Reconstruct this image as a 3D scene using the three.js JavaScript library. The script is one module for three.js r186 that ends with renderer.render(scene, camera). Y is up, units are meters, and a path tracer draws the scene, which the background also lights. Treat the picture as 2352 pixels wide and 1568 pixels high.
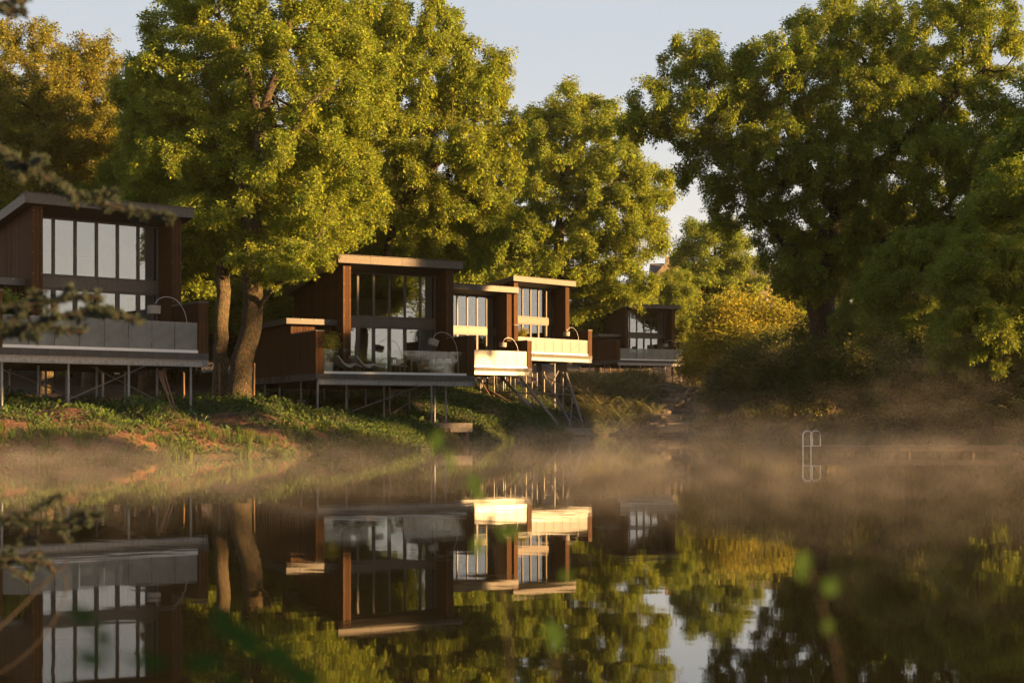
import * as THREE from 'three';
import { mergeGeometries } from 'three/addons/utils/BufferGeometryUtils.js';
import { createNoise2D, createNoise3D } from 'simplex-noise';

// ------------------------------------------------------------------ camera, sky, sun, exposure
const scene = new THREE.Scene();
const FOCAL = 3267, CX = 1176, HORIZON = 962, EYE = 1.26;          // a 50 mm lens, 1.26 m above the pond
const camera = new THREE.PerspectiveCamera(2 * Math.atan(784 / FOCAL) * 180 / Math.PI, 1.5, 0.1, 900);
camera.position.set(0, EYE, 0);
camera.setViewOffset(2352, 1568, 0, -178, 2352, 1568);             // rising front: uprights stay upright
camera.focus = 68; camera.userData.fStop = 2.8;
const renderer = new THREE.WebGLRenderer({ antialias: true });
renderer.toneMapping = THREE.LinearToneMapping;
renderer.toneMappingExposure = 5.0;
renderer.shadowMap.enabled = true;

const SUN_AZ = 72 * Math.PI / 180, SUN_EL = 11.5 * Math.PI / 180;    // azimuth from +z (behind the camera) towards +x
const SUN = new THREE.Vector3(Math.sin(SUN_AZ) * Math.cos(SUN_EL), Math.sin(SUN_EL), Math.cos(SUN_AZ) * Math.cos(SUN_EL));
const sun = new THREE.DirectionalLight(new THREE.Color().setRGB(1, 0.575, 0.225), 5.0);
sun.position.copy(SUN).multiplyScalar(200); sun.target.position.set(0, 0, -70); sun.position.add(sun.target.position);
sun.castShadow = true; sun.shadow.radius = 1.6; sun.shadow.mapSize.set(4096, 4096);
Object.assign(sun.shadow.camera, { left: -120, right: 120, top: 80, bottom: -80, near: 1, far: 500 });
scene.add(sun, sun.target);
{
  const W = 512, H = 256, data = new Float32Array(W * H * 4);
  const mix = (a, b, t) => a + (b - a) * t, ss = (a, b, x) => { const t = Math.min(1, Math.max(0, (x - a) / (b - a))); return t * t * (3 - 2 * t); };
  const LOW = [0.192, 0.179, 0.157], MID = [0.122, 0.133, 0.145], TOP = [0.022, 0.033, 0.056];
  for (let r = 0; r < H; r++) for (let c = 0; c < W; c++) {
    const el = ((r + 0.5) / H - 0.5) * Math.PI, az = ((c + 0.5) / W - 0.5) * 2 * Math.PI;
    const d = [Math.cos(az) * Math.cos(el), Math.sin(el), Math.sin(az) * Math.cos(el)];
    const e = Math.max(0, el * 180 / Math.PI), dot = d[0] * SUN.x + d[1] * SUN.y + d[2] * SUN.z, glow = Math.exp((dot - 1) * 7);
    for (let k = 0; k < 3; k++) {
      let v = e < 16 ? mix(LOW[k], MID[k], ss(3, 16, e)) : mix(MID[k], TOP[k], ss(16, 75, e));
      v *= 1 + glow * [0.62, 0.55, 0.46][k] * (1 - ss(10, 60, e));
      data[(r * W + c) * 4 + k] = v;
    }
    data[(r * W + c) * 4 + 3] = 1;
  }
  const sky = new THREE.DataTexture(data, W, H, THREE.RGBAFormat, THREE.FloatType);
  sky.mapping = THREE.EquirectangularReflectionMapping; sky.magFilter = THREE.LinearFilter; sky.needsUpdate = true;
  scene.background = sky; scene.environment = sky;
}

// ------------------------------------------------------------------ helpers
function rng(seed) { let s = seed >>> 0; return () => { s = (s + 0x6d2b79f5) | 0; let t = Math.imul(s ^ (s >>> 15), 1 | s); t = (t + Math.imul(t ^ (t >>> 7), 61 | t)) ^ t; return ((t ^ (t >>> 14)) >>> 0) / 4294967296; }; }
const R0 = rng(11), N2 = createNoise2D(rng(5)), N3 = createNoise3D(rng(6));
const V = (x, y, z) => new THREE.Vector3(x, y, z);
const clamp = (x, a = 0, b = 1) => Math.min(b, Math.max(a, x)), lerp = (a, b, t) => a + (b - a) * t;
const smooth = (a, b, x) => { const t = clamp((x - a) / (b - a)); return t * t * (3 - 2 * t); };
const gauss = (r) => (r() + r() + r() + r() - 2) * 0.87;
const at = (px, py, d) => V((px - CX) / FOCAL * d, EYE + (HORIZON - py) / FOCAL * d, -d);   // measured bearing + distance -> metres
const names = new Map();
const ORD = ['leftmost', 'second', 'third', 'fourth', 'fifth', 'sixth', 'seventh', 'eighth', 'ninth', 'tenth', 'eleventh', 'twelfth', 'thirteenth', 'fourteenth', 'fifteenth'];
const nth = (i) => (i ? `${ORD[i]} from the left` : 'leftmost');
function numbered(n) { const k = names.get(n) ?? 0; names.set(n, k + 1); return k ? `${n}_${String(k).padStart(3, '0')}` : n; }
function tag(o, label, category, group, kind) { if (label) o.userData.label = label; if (category) o.userData.category = category; if (group) o.userData.group = group; if (kind) o.userData.kind = kind; return o; }
function thing(name, label, category, pos = [0, 0, 0], turn = 0, group) {
  const o = new THREE.Group(); o.name = numbered(name); o.position.set(...pos); o.rotation.y = turn; scene.add(o);
  return tag(o, label, category, group);
}
function part(name, geo, mat, parent) {
  const m = new THREE.Mesh(geo, mat); m.name = parent ? name : numbered(name); m.castShadow = m.receiveShadow = true;
  (parent ?? scene).add(m); return m;
}
const boxCache = new Map();
function box(w, h, d) {                                            // uv in metres, y along v
  const key = [w, h, d].map((x) => x.toFixed(3)).join();
  if (!boxCache.has(key)) {
    const g = new THREE.BoxGeometry(w, h, d), uv = g.attributes.uv, s = [[d, h], [d, h], [w, d], [w, d], [w, h], [w, h]];
    for (let f = 0; f < 6; f++) for (let k = 0; k < 4; k++) uv.setXY(f * 4 + k, uv.getX(f * 4 + k) * s[f][0], uv.getY(f * 4 + k) * s[f][1]);
    boxCache.set(key, g);
  }
  return boxCache.get(key);
}
function boxAt(x0, x1, y0, y1, z0, z1) { return box(x1 - x0, y1 - y0, z1 - z0).clone().translate((x0 + x1) / 2, (y0 + y1) / 2, (z0 + z1) / 2); }
function boxPart(name, x0, x1, y0, y1, z0, z1, mat, parent) {
  const m = part(name, box(x1 - x0, y1 - y0, z1 - z0), mat, parent); m.position.set((x0 + x1) / 2, (y0 + y1) / 2, (z0 + z1) / 2); return m;
}
function barGeo(a, b, r, sides = 8) {                              // straight round bar from a to b
  const d = b.clone().sub(a), g = new THREE.CylinderGeometry(r, r, d.length(), sides);
  g.applyQuaternion(new THREE.Quaternion().setFromUnitVectors(V(0, 1, 0), d.clone().normalize()));
  return g.translate((a.x + b.x) / 2, (a.y + b.y) / 2, (a.z + b.z) / 2);
}
const tube = (pts, r, seg = 40, sides = 8, closed = false) => new THREE.TubeGeometry(new THREE.CatmullRomCurve3(pts, closed), seg, r, sides, closed);

function tex(size, fn, srgb = true) {
  const d = new Uint8Array(size * size * 4);
  for (let y = 0; y < size; y++) for (let x = 0; x < size; x++) { const c = fn(x / size, y / size), i = (y * size + x) * 4; for (let k = 0; k < 3; k++) d[i + k] = clamp(c[k] ?? c[0]) * 255; d[i + 3] = 255; }
  const t = new THREE.DataTexture(d, size, size); t.wrapS = t.wrapT = THREE.RepeatWrapping; t.magFilter = THREE.LinearFilter; t.minFilter = THREE.LinearMipmapLinearFilter; t.generateMipmaps = true;
  if (srgb) t.colorSpace = THREE.SRGBColorSpace; t.needsUpdate = true; return t;
}
// noise that tiles over the unit square
const tileN = (u, v, fx, fy, s = 0) => { const a = u * 2 * Math.PI, b = v * 2 * Math.PI, ra = fx / 6.283, rb = fy / 6.283; return N3(Math.cos(a) * ra + s * 7.3, Math.sin(a) * ra + Math.cos(b) * rb, Math.sin(b) * rb + s * 3.1); };

const woodMap = tex(512, (u, v) => { const g = 0.5 + 0.28 * tileN(u, v, 40, 2.4, 1) + 0.18 * tileN(u, v, 90, 5, 2) + 0.22 * tileN(u, v, 6, 1.5, 3); const k = 0.62 + 0.38 * g; return [k, k * 0.99, k * 0.97]; });
const woodBump = tex(512, (u, v) => [0.5 + 0.3 * tileN(u, v, 40, 2.4, 1) + 0.2 * tileN(u, v, 90, 5, 2)], false);
const concMap = tex(512, (u, v) => { const k = 0.84 + 0.07 * tileN(u, v, 5, 5, 4) + 0.05 * tileN(u, v, 40, 40, 5) + 0.05 * tileN(u, v, 16, 3, 6); return [k, k * 0.985, k * 0.95]; });
const metalMap = tex(256, (u, v) => { const k = 0.85 + 0.09 * tileN(u, v, 7, 7, 8) + 0.07 * tileN(u, v, 25, 25, 9); return [k, k, k]; });
const barkMap = tex(512, (u, v) => { const r = 1 - Math.abs(tileN(u, v, 15, 4, 10)), f = tileN(u, v, 40, 14, 11), m = smooth(0.15, 0.6, tileN(u, v, 4, 4, 12)); const k = 0.35 + 0.5 * r * r + 0.13 * f; return [k * lerp(1, 0.85, m), k * lerp(0.93, 0.95, m), k * lerp(0.82, 0.66, m)]; });
const barkBump = tex(512, (u, v) => [0.75 * (1 - Math.abs(tileN(u, v, 15, 4, 10))) + 0.2 * (0.5 + 0.5 * tileN(u, v, 40, 14, 11))], false);
const stoneMap = tex(512, (u, v) => { const k = 0.72 + 0.14 * tileN(u, v, 5, 9, 13) + 0.12 * tileN(u, v, 22, 30, 14) + 0.06 * tileN(u, v, 60, 60, 15); return [k, k * 0.97, k * 0.9]; });
const fabricMap = tex(128, (u, v) => { const k = 0.9 + 0.06 * Math.sin(u * 6.283 * 40) * Math.sin(v * 6.283 * 40) + 0.05 * tileN(u, v, 6, 6, 16); return [k, k, k]; });
const dirtBump = tex(512, (u, v) => [0.5 + 0.25 * tileN(u, v, 14, 14, 17) + 0.2 * tileN(u, v, 45, 45, 18)], false);
const dirtMap = tex(512, (u, v) => { const k = 0.8 + 0.14 * tileN(u, v, 9, 9, 19) + 0.12 * tileN(u, v, 50, 50, 20); return [k, k * 0.98, k * 0.95]; });

const dewMap = tex(512, (u, v) => { const k = 0.83 + 0.07 * tileN(u, v, 2, 2, 40) + 0.03 * tileN(u, v, 50, 1.5, 41) + 0.02 * tileN(u, v, 120, 6, 42); return [k, k, k]; }, false);
const rgb = (r, g, b) => new THREE.Color().setRGB(r, g, b);
const std = (c, roughness = 0.8, extra = {}) => new THREE.MeshStandardMaterial({ color: rgb(...c), roughness, ...extra });
const phys = (c, roughness, extra = {}) => new THREE.MeshPhysicalMaterial({ color: rgb(...c), roughness, ...extra });
const M = {
  planks: [[0.094, 0.043, 0.016], [0.076, 0.035, 0.013], [0.112, 0.052, 0.019], [0.086, 0.041, 0.017]].map((c) => phys(c, 0.8, { map: woodMap, bumpMap: woodBump, bumpScale: 0.002, specularIntensity: 0.35 })),
  backing: std([0.02, 0.012, 0.008], 0.9),
  fascia: std([0.105, 0.082, 0.060], 0.55, { map: metalMap }),
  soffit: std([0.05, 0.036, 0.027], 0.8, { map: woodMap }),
  roofing: std([0.10, 0.09, 0.08], 0.7, { map: metalMap }),
  frame: std([0.085, 0.062, 0.045], 0.5, { map: metalMap }),
  spandrel: std([0.105, 0.075, 0.052], 0.5, { map: metalMap }),
  glazing: phys([0.80, 0.84, 0.86], 0.012, { transmission: 1, ior: 2.5 }),
  dewGlass: phys([0.48, 0.50, 0.48], 0.36, { transmission: 1, transmissionMap: dewMap, ior: 1.5 }),
  clearGlass: phys([0.93, 0.96, 0.94], 0.02, { transmission: 1, ior: 1.5 }),
  strip: std([0.55, 0.55, 0.55], 0.4, { metalness: 0.3 }),
  deckEdge: std([0.075, 0.07, 0.066], 0.7, { map: woodMap }),
  deckTop: std([0.13, 0.09, 0.06], 0.8, { map: woodMap }),
  galv: std([0.30, 0.30, 0.30], 0.45, { metalness: 0.35, map: metalMap }),
  steel: std([0.27, 0.25, 0.235], 0.5, { metalness: 0.3, map: metalMap }),
  rust: std([0.24, 0.12, 0.065], 0.8, { map: metalMap }),
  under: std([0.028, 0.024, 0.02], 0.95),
  cap: std([0.085, 0.078, 0.070], 0.5, { metalness: 0.3 }),
  plaster: std([0.42, 0.33, 0.22], 0.9),
  room: std([0.30, 0.23, 0.16], 0.9),
  floorIn: std([0.2, 0.13, 0.075], 0.5, { map: woodMap }),
  curtain: phys([0.6, 0.57, 0.5], 0.95, { transmission: 0.35, map: fabricMap }),
  concrete: std([0.33, 0.30, 0.26], 0.85, { map: concMap }),
  pile: std([0.13, 0.10, 0.075], 0.85, { map: concMap }),
  bark: std([0.215, 0.172, 0.130], 0.95, { map: barkMap, bumpMap: barkBump, bumpScale: 0.03 }),
  barkDark: std([0.16, 0.12, 0.088], 0.95, { map: barkMap, bumpMap: barkBump, bumpScale: 0.03 }),
  rock: std([0.21, 0.185, 0.15], 0.9, { map: stoneMap, bumpMap: stoneMap, bumpScale: 0.04 }),
  sandstone: std([0.5, 0.4, 0.26], 0.9, { map: stoneMap }),
  slate: std([0.16, 0.15, 0.15], 0.7, { map: stoneMap }),
  whitePaint: std([0.75, 0.72, 0.66], 0.6),
  darkGlass: std([0.02, 0.025, 0.03], 0.08),
  stake: std([0.28, 0.18, 0.09], 0.85, { map: woodMap }),
  teak: std([0.27, 0.145, 0.07], 0.6, { map: woodMap }),
  cushion: phys([0.45, 0.42, 0.38], 0.95, { map: fabricMap, sheen: 0.3 }),
  pot: std([0.5, 0.48, 0.44], 0.8, { map: concMap }),
  lampShade: phys([0.44, 0.38, 0.33], 0.9, { transmission: 0.3, map: fabricMap }),
  lampPole: std([0.5, 0.49, 0.47], 0.35, { metalness: 0.6 }),
  chrome: std([0.82, 0.80, 0.77], 0.3, { metalness: 0.55 }),
  dockWood: std([0.13, 0.095, 0.07], 0.85, { map: woodMap }),
  needle: std([0.018, 0.030, 0.014], 0.7),
  twig: std([0.03, 0.022, 0.015], 0.9),
};
const leafMat = (c, t = 0.42) => phys(c, 1, { transmission: t, ior: 1.35, side: THREE.DoubleSide, specularIntensity: 0.4 });
const L = {
  oak: leafMat([0.229, 0.289, 0.024], 0.45), oakGold: leafMat([0.213, 0.210, 0.024], 0.45), oakShade: leafMat([0.200, 0.260, 0.024], 0.45),  // last one is the oak leaf darkened a little, shade put into its colour
  gold: leafMat([0.314, 0.292, 0.028], 0.5), shrub: leafMat([0.096, 0.113, 0.024], 0.4), herb: leafMat([0.062, 0.105, 0.021], 0.4), grass: leafMat([0.062, 0.097, 0.019], 0.35),
  fern: leafMat([0.142, 0.152, 0.024], 0.4), bamboo: leafMat([0.183, 0.210, 0.024], 0.45), near: leafMat([0.037, 0.079, 0.013], 0.4),
};

// ------------------------------------------------------------------ terrain and water
const SHORE = [[-48, 30], [-32, 39.5], [-22, 42], [-15.6, 43.3], [-12.5, 44.3], [-10.4, 46.8], [-8, 49.6], [-5.3, 52.8], [-3.9, 57], [-3.26, 61.5], [-3.07, 68.6], [-1.93, 74], [0.6, 82], [3.1, 90], [3.8, 99], [4.6, 107], [7.4, 110], [10, 110.5], [12.8, 111], [14.2, 102], [15.7, 89.5], [16.6, 80.7],
  [17.4, 73.5], [18.1, 64], [18, 54], [17.6, 46.8], [19, 30], [17, 14], [9, 4.5], [0, 3], [-14, 3], [-38, 8], [-52, 18]];
function inland(x, d) {                                            // metres from the water's edge, negative over the pond
  let best = 1e9, inside = false;
  for (let i = 0, j = SHORE.length - 1; i < SHORE.length; j = i++) {
    const [ax, ay] = SHORE[j], [bx, by] = SHORE[i], ex = bx - ax, ey = by - ay, t = clamp(((x - ax) * ex + (d - ay) * ey) / (ex * ex + ey * ey));
    best = Math.min(best, (x - ax - t * ex) ** 2 + (d - ay - t * ey) ** 2);
    if ((ay > d) !== (by > d) && x < ((bx - ax) * (d - ay)) / (by - ay) + ax) inside = !inside;
  }
  return Math.sqrt(best) * (inside ? -1 : 1);
}
function ground(x, z) {
  const d = -z, s = inland(x, d) + 0.35 * N2(x * 0.5, d * 0.5);
  if (s < 0) return Math.max(-0.9, s * 0.5);
  const far = smooth(62, 100, d) * (x > 13 ? 0.55 : 1), A = lerp(1.75, 3.8, far), run = lerp(8.5, 10, far);
  let h = A * (0.35 * smooth(0, 1.6, s) + 0.65 * smooth(0, run, s)) * lerp(0.9, 1.1, 0.5 + 0.5 * N2(x * 0.12, d * 0.12));
  h += clamp((s - run) * 0.028, 0, 2.5) + 0.10 * N2(x * 0.9, d * 0.9) * smooth(0, 1.5, s) + 0.28 * N2(x * 0.25 + 9, d * 0.25) * smooth(0, 4, s);
  h -= 0.9 * Math.exp(-(((x - 13.6) / 1.8) ** 2)) * smooth(111, 113, d) * (1 - smooth(122, 126, d));
  return h + 9 * smooth(150, 225, d);
}
{
  const axis = (a, b, fa, fb, fine, coarse) => { const o = []; for (let t = a; t < b + 1e-6; t += t >= fa && t < fb ? fine : coarse) o.push(t); return o; };
  const xs = axis(-120, 130, -26, 30, 0.5, 4), zs = axis(-15, 262, 40, 118, 0.5, 3);
  const pos = [], uv = [], col = [], idx = [], soil = [0.175, 0.080, 0.033], litter = [0.080, 0.048, 0.025], green = [0.042, 0.048, 0.014];
  for (const d of zs) for (const x of xs) {
    const y = ground(x, -d), s = inland(x, d), n = N2(x * 0.22, d * 0.3) + 0.5 * N2(x * 0.9, d * 0.9);
    const bare = x < -6.5 && d < 60 ? smooth(-0.2, 0.5, n + 0.75 - 0.2 * Math.abs(s - 1.8)) : x > 15 && d < 62 ? smooth(-0.3, 0.3, n + 0.3) : smooth(0.5, 1, n);
    const far = smooth(5, 9, s + 1.5 * n);
    pos.push(x, y, -d); uv.push(x * 0.5, d * 0.5);
    for (let k = 0; k < 3; k++) col.push(lerp(lerp(green[k], soil[k], bare), litter[k], far * 0.85));
  }
  const nx = xs.length;
  for (let j = 0; j < zs.length - 1; j++) for (let i = 0; i < nx - 1; i++) { const a = j * nx + i; idx.push(a, a + 1, a + nx, a + 1, a + nx + 1, a + nx); }
  const g = new THREE.BufferGeometry();
  g.setAttribute('position', new THREE.Float32BufferAttribute(pos, 3)); g.setAttribute('uv', new THREE.Float32BufferAttribute(uv, 2)); g.setAttribute('color', new THREE.Float32BufferAttribute(col, 3));
  g.setIndex(idx); g.computeVertexNormals();
  tag(part('ground', g, std([1, 1, 1], 0.95, { vertexColors: true, map: dirtMap, bumpMap: dirtBump, bumpScale: 0.06 })), 'earth banks and woodland floor around the pond', 'ground', null, 'structure');
}
{
  const S = 512, d = new Float32Array(S * S * 4);
  for (let y = 0; y < S; y++) for (let x = 0; x < S; x++) { const u = x / S, v = y / S, h = 0.5 + 0.26 * tileN(u, v, 5, 8, 31) + 0.13 * tileN(u, v, 11, 20, 32) + 0.05 * tileN(u, v, 26, 44, 33), i = (y * S + x) * 4; d[i] = d[i + 1] = d[i + 2] = h; d[i + 3] = 1; }
  const t = new THREE.DataTexture(d, S, S, THREE.RGBAFormat, THREE.FloatType); t.wrapS = t.wrapT = THREE.RepeatWrapping; t.magFilter = THREE.LinearFilter; t.needsUpdate = true;
  const g = new THREE.PlaneGeometry(90, 125); g.rotateX(-Math.PI / 2); g.translate(-10, 0, -52);
  const uv = g.attributes.uv; for (let i = 0; i < uv.count; i++) uv.setXY(i, uv.getX(i) * 90 / 6, uv.getY(i) * 125 / 6);
  tag(part('pond_water', g, phys([0.012, 0.011, 0.006], 0.02, { ior: 1.95, bumpMap: t, bumpScale: 0.0006 })), 'still dark pond water mirroring the houses and trees', 'water', null, 'structure');
}

// ------------------------------------------------------------------ leaves and trees
function leafClump(seed, n, spread, size, wide = 0.62) {
  const r = rng(seed), pos = [], nor = [], idx = [];
  for (let i = 0; i < n; i++) {
    const dir = V(gauss(r), gauss(r), gauss(r)).normalize(), c = dir.clone().multiplyScalar(spread * Math.cbrt(r()));
    const ax = V(gauss(r) + dir.x * 0.8, gauss(r) * 0.7 + dir.y * 0.6 - 0.1, gauss(r) + dir.z * 0.8).normalize();
    const up = V(gauss(r) * 0.6, 1, gauss(r) * 0.6), side = V().crossVectors(ax, up).normalize(), n0 = V().crossVectors(side, ax).normalize();
    const l = size * (0.7 + 0.6 * r()), w = l * wide * 0.5, b = pos.length / 3, droop = l * 0.12;
    const p = [c, c.clone().addScaledVector(ax, l * 0.55).addScaledVector(side, w).addScaledVector(n0, droop), c.clone().addScaledVector(ax, l).addScaledVector(n0, -droop * 0.6), c.clone().addScaledVector(ax, l * 0.55).addScaledVector(side, -w).addScaledVector(n0, droop)];
    for (const q of p) pos.push(q.x, q.y, q.z);
    idx.push(b, b + 1, b + 2, b, b + 2, b + 3);
  }
  const g = new THREE.BufferGeometry(); g.setAttribute('position', new THREE.Float32BufferAttribute(pos, 3)); g.setIndex(idx); g.computeVertexNormals(); return g;
}
const CL = { oak: leafClump(1, 20, 0.17, 0.115), oakB: leafClump(2, 20, 0.20, 0.135), big: leafClump(3, 22, 0.55, 0.27), shrub: leafClump(4, 22, 0.30, 0.11, 0.5), herb: leafClump(5, 16, 0.16, 0.12, 0.6), far: leafClump(6, 22, 0.32, 0.19), bamboo: leafClump(7, 16, 0.14, 0.12, 0.28) };

function instances(name, geo, mat, list, parent, tint) {           // list of [Vector3, scale, random], one mesh of many copies
  const m = new THREE.InstancedMesh(geo, mat, list.length), o = new THREE.Object3D(), c = new THREE.Color(); m.name = name; m.castShadow = m.receiveShadow = true;
  list.forEach(([p, s, r, fixed], i) => {
    o.position.copy(p); o.scale.setScalar(s); if (fixed) o.rotation.set(fixed[0], fixed[1], fixed[2], 'YXZ'); else o.rotation.set(gauss(r) * 0.5, r() * 6.283, gauss(r) * 0.5, 'YXZ');
    o.updateMatrix(); m.setMatrixAt(i, o.matrix);
    if (tint) { const k = 0.72 + 0.56 * r(), h = r(); m.setColorAt(i, c.setRGB(k * (1 + tint * (h - 0.4)), k, k * (1 - 0.3 * h))); }
  });
  m.userData.kind = 'stuff'; (parent ?? scene).add(m); return m;
}
function grow(opt) {                                               // space colonisation from given limbs into given lobes
  const { seed, limbs, lobes, attractors = 700, step = 0.55, kill: kill0 = 1.1, r0 = 0.4, tip = 0.014, gnarl = 0.3, most = 22000, carve = 0.5 } = opt;
  const r = rng(seed), P = [], par = [], kids = [], kill = kill0 * 0.68;
  const add = (p, q) => { P.push(p); par.push(q); kids.push(0); if (q >= 0) kids[q]++; return P.length - 1; };
  let firstLimb = true;
  for (const limb of limbs) {
    const pts = new THREE.CatmullRomCurve3(limb).getSpacedPoints(Math.max(2, Math.round(new THREE.CatmullRomCurve3(limb).getLength() / step)));
    let q = -1;
    if (!firstLimb) { let bd = 1e9; P.forEach((p, i) => { const e = p.distanceToSquared(pts[0]); if (e < bd) { bd = e; q = i; } }); }
    pts.forEach((p, i) => { if (!firstLimb && i === 0) return; const w = i === 0 ? 0 : step * 0.13; q = add(V(p.x + gauss(r) * w, p.y + gauss(r) * w, p.z + gauss(r) * w), q); });
    firstLimb = false;
  }
  const tot = lobes.reduce((a, l) => a + l.r[0] * l.r[1] * l.r[2], 0), A = [];
  for (const l of lobes) for (let i = 0, n = Math.round(2.6 * attractors * l.r[0] * l.r[1] * l.r[2] / tot); i < n; i++) {
    const v = V(gauss(r), gauss(r), gauss(r)).normalize().multiplyScalar(Math.pow(0.12 + 0.88 * r(), 0.45));
    const a = V(l.c.x + v.x * l.r[0], l.c.y + v.y * l.r[1], l.c.z + v.z * l.r[2]); if (N3(a.x * carve + seed, a.y * carve * 1.6, a.z * carve) > -0.22) A.push(a);
  }
  let near = A.map((a) => { let b = 0, bd = 1e9; for (let i = 0; i < P.length; i++) { const e = a.distanceToSquared(P[i]); if (e < bd) { bd = e; b = i; } } return [b, bd]; }), live = A.map((_, i) => i);
  const seen = new Map();
  for (let it = 0; it < 160 && live.length && P.length < most; it++) {
    const pull = new Map();
    for (const i of live) { const [b] = near[i]; if (!pull.has(b)) pull.set(b, V()); pull.get(b).add(A[i].clone().sub(P[b]).normalize()); }
    const fresh = [];
    for (const [b, v] of pull) {
      if (kids[b] > 3 || (seen.get(b) ?? 0) > 4) continue;
      seen.set(b, (seen.get(b) ?? 0) + 1);
      v.normalize().add(V(gauss(r), gauss(r) + 0.05, gauss(r)).multiplyScalar(gnarl)).normalize();
      fresh.push(add(P[b].clone().addScaledVector(v, step * (0.8 + 0.4 * r())), b));
    }
    if (!fresh.length) break;
    live = live.filter((i) => { for (const f of fresh) { const e = A[i].distanceToSquared(P[f]); if (e < near[i][1]) near[i] = [f, e]; } return near[i][1] > kill * kill; });
  }
  const n = P.length, tips = new Float32Array(n); const child = Array.from({ length: n }, () => []);
  for (let i = n - 1; i >= 0; i--) { if (!tips[i]) tips[i] = 1; if (par[i] >= 0) { tips[par[i]] += tips[i]; child[par[i]].push(i); } }
  const pw = Math.log(r0 / tip) / Math.log(Math.max(4, tips[0])), rad = tips.map((t) => tip * Math.pow(t, pw));
  return { P, par, child, tips, rad, r };
}
function woodGeo(t, minR = 0.012, flare = 0.6) {
  const geos = [], starts = [[0, -1]];
  while (starts.length) {
    let [i, from] = starts.pop(); const ch = from >= 0 ? [from, i] : [i];
    for (;;) { const c = t.child[i]; if (!c.length) break; let b = c[0]; for (const k of c) if (t.tips[k] > t.tips[b]) b = k; for (const k of c) if (k !== b) starts.push([k, i]); ch.push(b); i = b; }
    if (ch.length < 2 || t.rad[ch[1]] < minR) continue;
    const R = t.rad[ch[Math.min(1, ch.length - 1)]], sides = R > 0.2 ? 12 : R > 0.08 ? 8 : R > 0.03 ? 5 : 3, pos = [], uv = [], idx = [];
    let nrm = V(1, 0, 0), len = 0;
    ch.forEach((k, j) => {
      const p = t.P[k], a = t.P[ch[Math.max(0, j - 1)]], b = t.P[ch[Math.min(ch.length - 1, j + 1)]], dir = b.clone().sub(a).normalize();
      nrm = nrm.sub(dir.clone().multiplyScalar(nrm.dot(dir))); if (nrm.lengthSq() < 1e-4) nrm = V(0, 0, 1).cross(dir); nrm.normalize();
      const bin = V().crossVectors(dir, nrm); if (j) len += p.distanceTo(a);
      let rr = j === 0 && from >= 0 ? Math.min(t.rad[k], t.rad[ch[1]] * 1.25) : t.rad[k]; if (j === ch.length - 1) rr *= 0.4;
      const fl = from < 0 ? 1 + flare * Math.exp(-len / 0.7) : 1;
      for (let s = 0; s <= sides; s++) {
        const an = s / sides * 6.2832, w = from < 0 ? 1 + 0.07 * Math.sin(an * 3 + 1) + (fl - 1) * (0.25 * Math.sin(an * 4 + 2)) : 1;
        pos.push(p.x + (nrm.x * Math.cos(an) + bin.x * Math.sin(an)) * rr * fl * w, p.y + (nrm.y * Math.cos(an) + bin.y * Math.sin(an)) * rr * fl * w, p.z + (nrm.z * Math.cos(an) + bin.z * Math.sin(an)) * rr * fl * w);
        uv.push(s / sides * Math.max(1, Math.round(R * 6.28 / 0.8)), len / 1.1);
        if (j && s) { const q = j * (sides + 1) + s; idx.push(q - sides - 2, q - sides - 1, q - 1, q - 1, q - sides - 1, q); }
      }
    });
    const g = new THREE.BufferGeometry(); g.setAttribute('position', new THREE.Float32BufferAttribute(pos, 3)); g.setAttribute('uv', new THREE.Float32BufferAttribute(uv, 2)); g.setIndex(idx); g.computeVertexNormals(); geos.push(g);
  }
  return mergeGeometries(geos);
}
function tree(opt) {
  const base = opt.base, o = thing(opt.name ?? 'oak_tree', opt.label, 'tree', [base.x, base.y, base.z], 0, opt.group);
  const loc = (p) => p.clone().sub(base), t = grow({ ...opt, limbs: opt.limbs.map((l) => l.map(loc)), lobes: opt.lobes.map((l) => ({ c: loc(l.c), r: l.r })) });
  part('trunk', woodGeo(t, opt.minR ?? 0.012), opt.bark ?? M.bark, o);
  const thin = [], cand = opt.leafTips ?? 5; t.tips.forEach((k, i) => { if (k <= cand && t.par[i] >= 0) thin.push(i); });
  const list = [], r = t.r, j = (opt.jitter ?? 0.40) * 0.8;
  for (let i = 0; i < opt.clumps; i++) { const k = thin[Math.floor(r() * thin.length)], p = t.P[k].clone().lerp(t.P[t.par[k]], r()); p.add(V(gauss(r) * j, gauss(r) * j, gauss(r) * j)); list.push([p, 0.5 + 0.95 * r(), r]); }
  instances('crown', opt.leaf ?? CL.oak, opt.mat ?? L.oak, list, o, opt.tint ?? 0.35);
  return o;
}
const lobe = (px, py, d, rx, ry, rz) => ({ c: at(px, py, d), r: [rx / FOCAL * d, ry / FOCAL * d, rz] });
const onGround = (px, d, dy = -0.25) => { const x = (px - CX) / FOCAL * d; return V(x, ground(x, -d) + dy, -d); };
const limb = (...q) => q.map(([a, b, c]) => at(a, b, c));

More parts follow.
